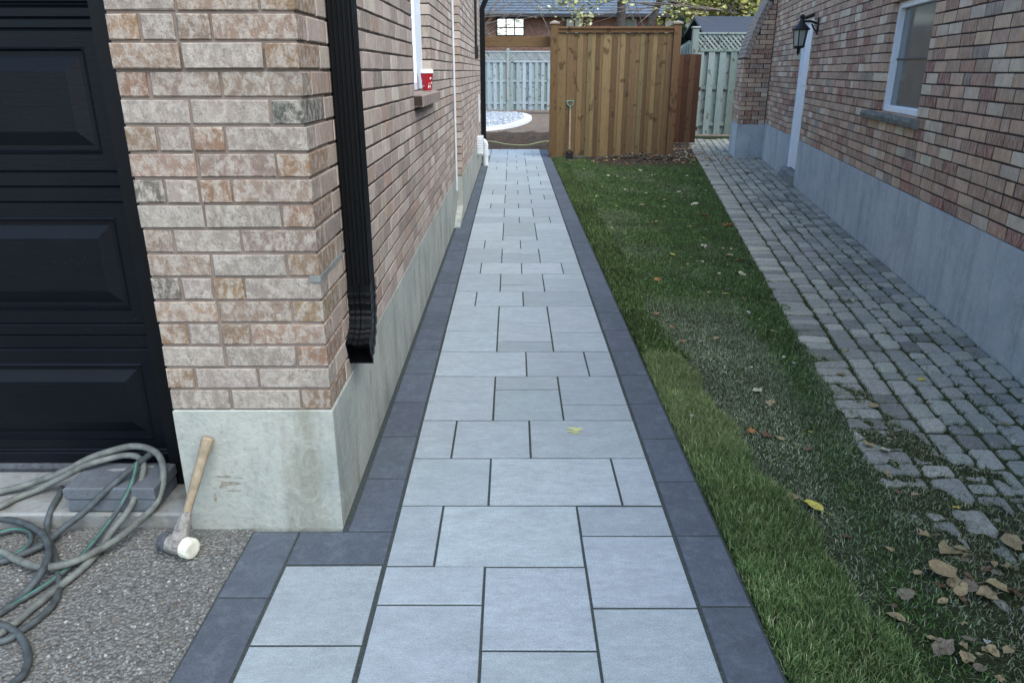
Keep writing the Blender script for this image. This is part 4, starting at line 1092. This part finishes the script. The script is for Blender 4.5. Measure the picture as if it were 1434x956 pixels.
# ================================================================== TREES
def leafcloud(n, fn, size, cols, flat=.5):
    P = np.array([fn() for _ in range(n)]); a = RNG.normal(0, 1, (n, 3)); a[:, 2] *= flat; a /= np.linalg.norm(a, axis=1)[:, None]
    t = RNG.normal(0, 1, (n, 3)); b2 = np.cross(a, t); b2 /= np.linalg.norm(b2, axis=1)[:, None]; c2 = np.cross(a, b2)
    s = RNG.uniform(.6, 1.3, n)[:, None] * size
    V = np.stack([P - a * s, P + b2 * s * .55 + c2 * s * .12, P + a * s, P - b2 * s * .55 + c2 * s * .12], 1).reshape(-1, 3)
    i = np.arange(n)[:, None] * 4; F = np.concatenate([i + np.array([[0, 1, 2]]), i + np.array([[0, 2, 3]])], 0)
    cc = np.array([c[:3] for c in cols]); k = RNG.integers(0, len(cc), n); C = cc[k] * RNG.uniform(.75, 1.25, (n, 1))
    return V, F, np.repeat(C, 4, 0)
YG = [srgb(150, 154, 74), srgb(128, 136, 62), srgb(176, 172, 104), srgb(104, 118, 56), srgb(190, 182, 128)]
PY_ = [srgb(206, 206, 166), srgb(190, 190, 132), srgb(170, 174, 104)]
def tree(name, label, base, limbs, clumps, n, size, cols, r0=.17):
    t = tag(empty(name, (base[0], base[1], 0)), label, 'tree', 'trees beyond the fence')
    tips = []
    for i, (pts, r) in enumerate(limbs):
        b = MB(); P = spline(pts, 5); m = len(P); b.tube(P, [r * (1 - .65 * k / m) for k in range(m)], 10); b.build('trunk' if i == 0 else 'limb', 'bark', t, smooth=True)
        tips += P[m // 3:]
    tw = MB()
    for k in range(60):
        p = random.choice(tips); q = Vector(random.choice(clumps)[0]) + Vector((random.gauss(0, .5), random.gauss(0, .4), random.gauss(0, .4)))
        d = q - p
        if d.length > 2.8: q = p + d * (2.8 / d.length)
        mid = (p + q) / 2 + Vector((random.gauss(0, .12), random.gauss(0, .12), random.gauss(0, .12))); tw.tube(spline([p, mid, q], 3), [.012, .011, .01, .009, .008, .006, .004], 4, False)
    tw.build('twigs', 'twig', t)['kind'] = 'stuff'
    def fn():
        c, s = random.choice(clumps); return (c[0] + random.gauss(0, s), c[1] + random.gauss(0, s), c[2] + random.gauss(0, s * .7))
    V, F, C = leafcloud(n, fn, size, cols); o = place('crown', V, F, 'leaf', t, C); o['kind'] = 'stuff'
    return t
tree('maple_tree', 'tree with two bare trunks and sparse pale leaves behind the new fence', (2.7, 20), [([(2.7, 20, -.1), (2.69, 20, 1.6), (2.69, 20, 3.2), (2.6, 20.1, 5.5)], .17), ([(2.95, 20.2, 1.0), (3.3, 20.2, 2.2), (3.62, 20.2, 3.0), (4.1, 20.4, 4.6)], .13), ([(2.69, 20, 3.2), (1.9, 19.8, 4.2), (1.0, 19.6, 4.6)], .07), ([(3.7, 20.2, 3.2), (4.5, 20.1, 2.95), (5.2, 20, 2.9)], .035), ([(2.6, 20, 4.0), (1.8, 19.7, 3.6), (1.2, 19.5, 3.0)], .03)],
     [((1.5, 19.6, 3.15), .28), ((2.0, 19.7, 3.3), .25), ((1.2, 19.6, 3.2), .2), ((2.5, 19.6, 3.3), .2), ((1.7, 19.6, 2.75), .14), ((3.0, 19.8, 4.8), .8), ((1.5, 19.7, 4.6), .7), ((4.2, 19.9, 4.6), .7), ((4.0, 19.8, 3.2), .3)], 900, .055, PY_)
tree('locust_tree', 'leafy tree with yellow green crown behind the shed', (7.5, 26), [([(7.5, 26, -.1), (7.4, 26, 2.5), (7.6, 26, 6)], .2), ([(7.4, 26, 2.8), (6.2, 25.6, 3.8), (5.6, 25.4, 4.4)], .08), ([(7.5, 26, 3.2), (8.6, 25.8, 4.4), (9.2, 25.6, 5)], .08)],
     [((x, 25.2 + random.uniform(-.5, 1), z), .38) for x, z in ((5.6, 3.6), (6.2, 3.4), (6.8, 3.7), (7.4, 3.4), (8.0, 3.8), (5.9, 4.3), (6.8, 4.6), (7.8, 4.7), (8.6, 4.5), (5.4, 4.0), (7.0, 5.6), (6.0, 5.2), (8.2, 5.6), (5.2, 3.35), (8.5, 3.5), (9.1, 4.0))], 7500, .085, YG)
tree('birch_tree', 'tree with bare branching twigs in front of the bungalow window', (-3.4, 30.8), [([(-3.4, 30.8, -.1), (-3.2, 30.8, 1.5), (-2.6, 30.9, 3.0), (-1.6, 31, 3.9), (-.6, 31.2, 4.9), (.4, 31.3, 5.6)], .12), ([(-2.8, 30.9, 2.6), (-1.9, 31, 2.9), (-1.0, 31.1, 2.8)], .04), ([(-2.3, 30.9, 3.2), (-1.6, 31, 3.2), (-.9, 31, 3.6)], .035), ([(-.8, 31.2, 4.8), (.2, 31.2, 4.4), (1.1, 31.2, 3.9)], .03)],
     [((-1.3, 31, 3.2), .25), ((-1.4, 31, 2.7), .3), ((.9, 31.1, 4.1), .3), ((-.8, 31, 4.6), .4), ((1.2, 31.1, 3.6), .2)], 60, .05, PY_)
# dense cedar behind the receding grey fence
t = tag(empty('cedar_shrub', (5.1, 24.5, 0)), 'dense dark green cedar showing above the receding grey fence', 'shrub')
b = MB(); b.tube([(5.1, 24.5, -.1), (5.1, 24.5, 2.6)], [.07, .02], 8); b.build('trunk', 'bark', t)
def fn():
    z = random.uniform(.3, 3.0); r = .75 * (1 - (z / 3.2) ** 2) * math.sqrt(random.random()); a = random.uniform(0, 6.28); return (5.1 + r * math.cos(a), 24.5 + r * math.sin(a), z)
V, F, C = leafcloud(5000, fn, .06, [srgb(58, 84, 66), srgb(76, 104, 82), srgb(44, 66, 50)]); place('crown', V, F, 'leaf', t, C)['kind'] = 'stuff'

# ================================================================== FALLEN LEAVES
LCOL = {'c': srgb(206, 202, 172), 'y': srgb(206, 196, 92), 'o': srgb(178, 126, 74), 't': srgb(172, 154, 114), 'b': srgb(118, 94, 70), 'g': srgb(142, 130, 108), 'w': srgb(206, 210, 200)}
LNAME = {'c': 'pale cream', 'y': 'yellow', 'o': 'orange brown', 't': 'dry tan', 'b': 'dark brown', 'g': 'greyish brown', 'w': 'small whitish'}
def leaf_mesh(kind, seed):
    rr = random.Random(seed)
    if kind == 0: R_ = [1.0, .78, .62, .55, .52, .5, .55, .5, .52, .55, .62, .78]                     # pointed oval
    elif kind == 1: R_ = [1.0, .5, .82, .42, .75, .38, .3, .38, .75, .42, .82, .5]                      # lobed
    elif kind == 3: R_ = [rr.uniform(.55, 1.0) for _ in range(12)]                                       # crumpled
    else: R_ = [1.0, .8, .78, .7, .66, .55, .42, .55, .66, .7, .78, .8]                                 # broad
    n = len(R_); cu = rr.uniform(.05, .45); cv2 = rr.uniform(-.3, .3); V = [(0, 0, 0)]
    for ring in (.55, 1.0):
        for k in range(n):
            a = 2 * math.pi * k / n; r = R_[k] * .5 * ring * rr.uniform(.9, 1.1); x, y = r * math.cos(a), r * math.sin(a) * .85
            V.append((x, y, cu * abs(y) * 1.1 * ring + cv2 * x * x + rr.uniform(-.03, .03) * (4 if kind == 3 else 1)))
    F = [(0, 1 + k, 1 + (k + 1) % n) for k in range(n)] + [(1 + k, 1 + n + k, 1 + n + (k + 1) % n, 1 + (k + 1) % n) for k in range(n)]
    V += [(-.22, .012, .01), (-.62, .03, .04), (-.62, .01, .05), (-.22, -.012, .01)]; m = len(V); F.append((m - 4, m - 3, m - 2, m - 1))
    return V, F
LM = {}
def leaf(x, y, px, kind, col, rot=None, unique=None):
    p = G(x, y); h = float(lawn_h(p.x, p.y)) if (p.x > .73 and p.x < edge_x(p.y)) else max(0.0, float(lawn_h(p.x, p.y)) if p.y < 4.2 else 0)
    on_grass = p.x < edge_x(p.y) + max(0, float(over(p.x, p.y)))
    z = h + (.013 if on_grass else .004); p = G(x, y, z)
    size = px / FPX * (1.5 - z) / -ray(x, y)[2]; size = min(max(size, .03), .17)
    key = (kind, col, random.randint(0, 2))
    if key not in LM:
        V, F = leaf_mesh(kind, hash(key) % 999 if False else len(LM)); me = mkmesh('fallen_leaf', V, F, [vary(LCOL[col], .1)] * len(V), True); me.materials.append(MATS['leaf']); LM[key] = me
    o = bpy.data.objects.new('fallen_leaf', LM[key]); COL.objects.link(o); o.location = p; o.scale = (size,) * 3
    o.rotation_euler = (random.uniform(-.3, .3), random.uniform(-.3, .3), random.uniform(0, 6.28) if rot is None else rot)
    d = p.x - edge_x(p.y)
    if p.y < 2.75 and d > -.25: where = 'in the overgrown litter where the cobbles end'
    elif not on_grass: where = 'on the bare cobbles' + (' below the window' if p.y < 7 else ' near the white door')
    elif p.x < float(sod_edge(p.y)): where = 'on the sod strip beside the pavers'
    elif d > -.35: where = 'on the grass edging the cobbles'
    else: where = 'in the middle of the old lawn'
    if p.y > 9.5: where += ' towards the fence'
    elif p.y > 5.5 and on_grass: where += ' level with the window'
    sz = 'large ' if size > .105 else ('small ' if size < .06 and col != 'w' else '')
    fo = ('pointed ', 'lobed ', 'broad ', 'crumpled ')[kind]
    nm = f'{sz}{fo}{LNAME[col]} leaf {where}'
    tag(o, unique or nm, 'leaf', nm.replace(' leaf ', ' leaves '))
za = lambda x, y: (880 + x / 2.588, 280 + y / 2.588)
zb = lambda x, y: (880 + x / 2.588, 600 + y / 2.588)
zc_ = lambda x, y: (760 + x / 4.78, 200 + y / 4.78)
for fz, sc_, txt in ((za, 2.588, '240,15,30,c 128,25,22,c 275,58,30,o 355,92,40,o 272,137,24,y 272,168,38,c 378,178,30,c 365,200,36,t 400,220,28,o 266,223,24,c 408,268,42,c 105,288,44,o 330,265,20,w 415,355,24,b 350,340,28,y 397,455,30,c 512,474,40,t 437,407,26,w 100,410,24,o 470,690,52,c 517,735,44,t 495,850,56,b 550,865,56,t 610,885,34,t 650,900,52,b 232,780,32,w 445,605,20,w 562,570,24,w 770,630,48,t 795,365,44,c 790,545,40,y 1075,355,36,t 885,745,58,t 755,708,24,b 1090,737,34,t 1370,812,58,t 320,500,26,t 195,510,24,o 160,460,22,o 95,80,30,t 485,350,24,t 215,235,24,t 600,590,20,w 290,335,20,t'),
                   (zb, 2.588, '600,250,60,t 870,58,50,t 932,78,54,c 935,160,54,t 790,390,44,b 950,438,44,t 1240,565,90,g 1350,575,100,t 1400,590,80,b 1395,410,90,t 1140,790,100,g 1230,830,70,t 1300,770,54,w 1320,800,60,t 1345,905,44,t 1185,283,34,y 1000,600,80,g 1080,385,90,t 1180,450,110,t 1130,570,70,b 1290,510,60,b 1300,600,90,t 1180,560,80,t 960,640,40,b 1100,760,44,t 1215,705,30,t 1380,800,60,t 1050,520,50,t 980,230,50,b 1035,240,44,t 1330,520,60,g 1200,590,70,t'),
                   (zc_, 4.78, '280,175,26,c 360,272,36,c 335,245,32,o 435,220,36,c 500,225,22,c 365,355,28,c 405,358,32,c 555,312,28,c 600,312,24,c 690,338,28,c 845,290,60,t 775,290,24,c 910,330,46,c 820,380,40,t 870,395,30,t 1035,365,44,c 1015,408,50,t 815,428,36,c 665,415,36,t 495,422,28,y 845,484,36,y 890,467,32,c 1085,490,58,o 745,530,60,t 985,560,34,t 1235,548,70,o 465,570,28,t 1095,580,36,c 1080,635,46,y 515,688,24,t 1085,690,50,c 1270,710,54,c 1205,708,36,t 865,745,44,y 1065,795,40,c 970,810,36,t 545,830,28,c 1180,875,32,c 970,222,28,c 1175,310,38,c 1295,305,44,c 1370,200,40,b 1045,285,30,t 1090,320,30,t 970,365,30,t 935,365,30,t 705,265,30,t 760,215,26,c 650,185,30,c 910,270,26,t 1100,150,30,t 1140,215,30,c 545,235,24,t 330,315,22,t 400,295,22,t 1045,210,30,t 725,220,26,c')):
    for it in txt.split():
        x, y, s_, c_ = it.split(','); x, y = fz(float(x), float(y)); leaf(x, y, float(s_) / sc_ * 1.05, random.choice((0, 2, 3, 3, 2, 3, 1)), c_)
for i in range(16):
    leaf(*zb(random.gauss(1250, 90), random.gauss(560, 60) if i % 3 else random.gauss(810, 50)), random.uniform(12, 30), random.choice((3, 3, 2, 0)), random.choice('ttttcbg'))
leaf(*zb(680, 285), 40, 2, 'y', 2.6, 'large bright yellow leaf on the edge of the new sod')
leaf(*zb(663, 12), 15, 1, 'y', 1.0, 'small yellow leaf on the old lawn near orange and brown leaves')
leaf(*za(445, 837), 20, 1, 'o', .6, 'bright orange leaf at the edge of the pale sod strip')
leaf(*zb(1130, 510), 60, 2, 't', .3, 'largest tan leaf in the litter at the overgrown cobbles')
leaf(*zb(980, 685), 36, 0, 't', 2.2, 'long tan leaf at the edge of the thick sod')
leaf(*za(1060, 650), 17, 0, 'y', .2, 'pale yellow leaf on open cobbles below the foundation')
# heaped leaf litter behind and beside the fence panel, twigs at its foot
V0, F0 = leaf_mesh(2, 5); b = MB()
for i in range(900):
    if i < 640: x, y = random.gauss(3.45, .33), random.uniform(13.2, 17.6)
    else: x, y = random.gauss(2.3, .55), random.gauss(13.45, .22)
    if i < 640 and (x > wall_x(y) - .55 or (abs(y - 14.1) < .2 and x < 3.0)): continue
    if y > 13.95 and x < 3.0: continue
    z = max(float(heap(np.array(x), np.array(y))), -.012) + random.uniform(.004, .05); M = Matrix.Translation((x, y, z)) @ Matrix.Rotation(random.uniform(0, 6.28), 4, 'Z') @ Matrix.Rotation(random.uniform(-.6, .6), 4, 'X') @ Matrix.Scale(random.uniform(.06, .13), 4)
    b.add([M @ Vector(v) for v in V0[:13]], F0[:12], vary(pick([(3, LCOL['t']), (3, LCOL['o']), (3, LCOL['b']), (1, LCOL['c'])]), .2))
o = b.build('leaf_litter', 'leaf', None, True); tag(o, 'brown leaf litter heaped round the foot of the fence panel', 'leaves', None, 'stuff')
b = MB()
for i in range(46):
    x, y = random.uniform(1.5, 3.0), random.gauss(13.6, .2); y = min(y, 13.98); z = float(heap(np.array(x), np.array(y))) + .02; a = random.gauss(0, .5); L2 = random.uniform(.08, .3)
    d = Vector((math.cos(a), math.sin(a) * .5, random.uniform(-.05, .1))) * L2; p = Vector((x, y, z)); b.tube([p - d, p + Vector((0, 0, .01)), p + d], [.007, .009, .004], 5)
tag(b.build('fallen_twigs', 'bark'), 'dark broken twigs on the soil at the foot of the fence', 'twigs', None, 'stuff')
# grass clippings and straw over the old lawn
n = 4200; y = .8 + 6.0 * RNG.random(n) ** 1.2; x = sod_edge(y) + (edge_x(y) + .4 * (y < 3) - sod_edge(y)) * RNG.random(n)
m = x < wall_x(y) - .05; x, y = x[m], y[m]
o = blades('clippings', '', x, y, lawn_h(x, y) + .012, RNG.uniform(.012, .032, len(x)), RNG.uniform(.002, .004, len(x)), .99, colmix(len(x), [srgb(132, 134, 116), srgb(110, 116, 104), srgb(146, 136, 110)], [3, 3, 1]))
tag(o, 'grey green cut grass clippings strewn over the old lawn', 'clippings')
